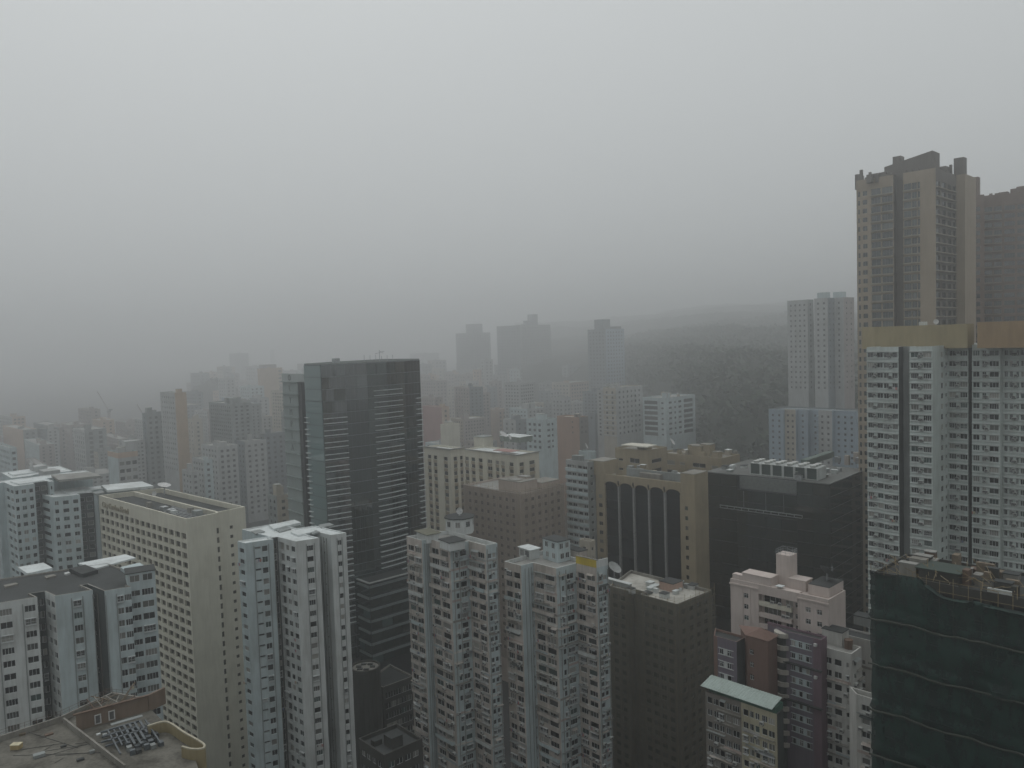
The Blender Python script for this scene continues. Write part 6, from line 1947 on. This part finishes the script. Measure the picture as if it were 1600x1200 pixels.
# tower cranes, ghosts in the fog on the left
for lb, px, py, d, flip in (('barely visible tower crane jib in the fog at the left', 152, 612, 1000, 1), ('second faint tower crane near the slate-blue block', 214, 632, 900, 1)):
    q = at_dist(px + 18, py + 30, d); tip = at_dist(px, py, d - 10) - q
    r = bpy.data.objects.new('tower_crane', None); r.location = (q.x, q.y, 0); col.objects.link(r); tag(r, lb, 'crane', 'cranes in the fog')
    mb = MB()
    for dx, dy in ((-1, -1), (1, -1), (1, 1), (-1, 1)):
        mb.rod((dx, dy, 0), (dx, dy, q.z), 0.15, 4)
    for k in range(int(q.z / 3)):
        for (x0, y0), (x1, y1) in (((-1, -1), (1, -1)), ((1, -1), (1, 1)), ((1, 1), (-1, 1)), ((-1, 1), (-1, -1))):
            mb.rod((x0, y0, k * 3), (x1, y1, k * 3 + 3), 0.08, 3)
    mb.obj('mast', M_RUST, r)
    mb = MB(); T0 = Vector((0, 0, q.z)); T1 = T0 + tip
    for o_ in (Vector((0.6, 0, 0)), Vector((-0.6, 0, 0)), Vector((0, 0, 1.1))):
        mb.rod(T0 + o_, T1 + o_ * 0.4, 0.13, 4)
    for k in range(12):
        f0, f1 = k / 12, (k + 1) / 12
        mb.rod(T0 + tip * f0 + Vector((0.6, 0, 0)), T0 + tip * f1 + Vector((0, 0, 1.0)), 0.07, 3); mb.rod(T0 + tip * f0 + Vector((0, 0, 1.0)), T0 + tip * f1 + Vector((-0.6, 0, 0)), 0.07, 3)
    mb.obj('jib', M_RUST, r)
    mb = MB(); mb.box(-1.6, 1.6, -1.5, 1.5, q.z - 2.0, q.z + 0.6); mb.box(0.5, 4.5, -1, 1, q.z + 0.604, q.z + 2.4); mb.obj('cab', M_GREY, r)

# unseen plain blocks added behind and beside the viewpoint to shade the near facades
for k, (cx, cy, wd, dp, hh, m_, lb) in enumerate(((0, -32, 44, 30, 168, M_LGREY, 'added unseen grey tower behind the viewpoint, shades the near facades'), (-62, -40, 40, 34, 120, M_BEIGE, 'added unseen beige shade block left of the tower behind the viewpoint'),
        (64, -38, 42, 34, 128, M_GREY, 'added unseen dark grey shade block right of the tower behind the viewpoint'), (-128, -30, 46, 40, 112, M_COOL, 'added unseen blue-white shade block far left behind the viewpoint'), (132, -26, 46, 40, 118, M_PKG, 'added unseen pinkish shade block far right behind the viewpoint'),
        (-205, 60, 40, 60, 104, M_LGREY, 'added light grey shade slab out of sight beyond the left edge'), (190, 55, 40, 60, 110, M_BEIGE, 'added beige shade slab out of sight beyond the right edge'))):
    q4 = [Vector((cx - wd / 2, cy - dp / 2)), Vector((cx + wd / 2, cy - dp / 2)), Vector((cx + wd / 2, cy + dp / 2)), Vector((cx - wd / 2, cy + dp / 2))]
    B = Bld('unseen_shade_block', lb, q4, hh)
    B.walls(m_, None); B.roof(M_ROOFG, ph=1.0, wallmat=m_)
    B.block('stair_head', q4[0] + Vector((4, 4)), 0, 6, 6, 3.5, m_, M_ROOFG)
# ------------------------------------------------------------------ windows and fittings: those in sight become single objects, the hidden rest is joined
tree = BVHTree.FromPolygons(OCC_V, OCC_F)
def seen(p):
    d = p - EYE; L = d.length
    h = tree.ray_cast(EYE, d / L, L - 0.35)
    return h[0] is None
# far blocks nobody can see are dropped; the rest get a label that places them
def in_sight(B):
    n = 0
    for i in (0, 1):
        p0, p1 = B.pts[i], B.pts[i + 1]
        e = (p1 - p0).normalized(); nn = Vector((e.y, -e.x))
        for f in (0.1, 0.3, 0.5, 0.7, 0.9):
            q = p0.lerp(p1, f) + nn * 0.6
            for dz in (0.3, 4, 9, 15, 24, 36):
                if B.z - dz > 0 and seen(Vector((q.x, q.y, B.z - dz))):
                    n += 1
    return n
MARK = [(36, 'the peach-sided block'), (92, 'the dark grey slab'), (140, 'the grey strip-windowed block'), (190, 'the white block with peach top'), (240, 'the slate-blue block'), (272, 'the slim tan-sided tower'), (340, 'the pale stepped cluster'), (420, 'the tan-panelled tower'),
        (560, 'the dark glass tower'), (680, 'the faded red end wall'), (738, 'the leftmost foggy dark tower'), (815, 'the broad foggy dark tower'), (888, 'the orange-brown block'), (946, 'the rightmost foggy dark tower')]
HUE = {'light_grey_render': 'light grey', 'pinkish_grey_render': 'pinkish grey', 'beige_render': 'beige', 'slate_render': 'slate grey', 'grey_render': 'mid grey', 'peach_render': 'peach', 'blue_white_render': 'bluish white'}
USED = {}
for B, px, d, wpx, mn in FILL:
    n = in_sight(B)
    if n < 3:
        for o in list(B.root.children_recursive):
            bpy.data.objects.remove(o)
        bpy.data.objects.remove(B.root)
        ALL.remove(B)
        continue
    mx, mk = min(MARK, key=lambda q: abs(q[0] - px))
    rel = 'behind' if abs(mx - px) < 12 else ('left of' if px < mx else 'right of')
    far = 'nearer' if d < 850 else ('middle' if d < 1300 else 'farthest')
    size = 'broad' if wpx > 32 else ('narrow' if wpx < 20 else '')
    lb = ' '.join(('hazy', size, HUE[mn], 'far block', rel, mk + ',', far, 'row')).replace('  ', ' ')
    if lb in USED:
        lb += ', ' + ('lower roof' if project((*B.pts[1], B.z))[1] > USED[lb] else 'higher roof')
    if lb in USED:
        lb = lb.replace('hazy', 'faint hazy' if d > 1200 else 'clearer hazy')
    if len(lb.split()) > 16:
        lb = lb.replace(' row', '').replace('hazy ', '', 1)
    USED[lb] = project((*B.pts[1], B.z))[1]
    B.root['label'] = lb
for B in ALL:
    per = {}
    for it in B.items:
        per.setdefault(it[0], []).append(it)
    for nm, lst in per.items():
        vis = []; rest = []
        for it in lst:
            (vis if seen(it[4]) else rest).append(it)
        vis.sort(key=lambda it: (it[4] - EYE).length)
        rest += vis[290:]; vis = vis[:290]
        for _, key, p, ang, cen in vis:
            o = bpy.data.objects.new(nm, WMESH[key])
            o.parent = B.root
            o.location = (p.x - B.org[0], p.y - B.org[1], p.z)
            o.rotation_euler = (0, 0, ang)
            col.objects.link(o)
        if rest:
            mb = MB(); mats = []
            for _, key, p, ang, cen in rest:
                me = WMESH[key]; c, s_ = math.cos(ang), math.sin(ang)
                k = len(mb.v)
                mb.v.extend([(p.x + v.co.x * c - v.co.y * s_, p.y + v.co.x * s_ + v.co.y * c, p.z + v.co.z) for v in me.vertices])
                mi = []
                for m in me.materials:
                    if m not in mats:
                        mats.append(m)
                    mi.append(mats.index(m))
                for f in me.polygons:
                    mb.f.append(tuple(k + i for i in f.vertices)); mb.m.append(mi[f.material_index])
            mb.obj('hidden_' + nm + 's', mats, B.root, B.org, 'stuff')
    if B.far.f:
        B.far.obj('small_windows', [G_FAR], B.root, B.org, 'stuff')

# ------------------------------------------------------------------ haze: one closed box of even air
hm = bpy.data.materials.new('haze_air'); hm.use_nodes = True
t = hm.node_tree; t.nodes.clear()
ho = t.nodes.new('ShaderNodeOutputMaterial'); hv = t.nodes.new('ShaderNodeVolumePrincipled')
hv.inputs['Color'].default_value = (0.935, 0.945, 0.95, 1)
hv.inputs['Density'].default_value = HAZE_DENSITY
hv.inputs['Anisotropy'].default_value = 0.76
t.links.new(hv.outputs[0], ho.inputs['Volume'])
mb = MB(); mb.box(-5100, 5100, -500, 6600, -1.0, 284.0)
o = mb.obj('haze', hm, kind='stuff')
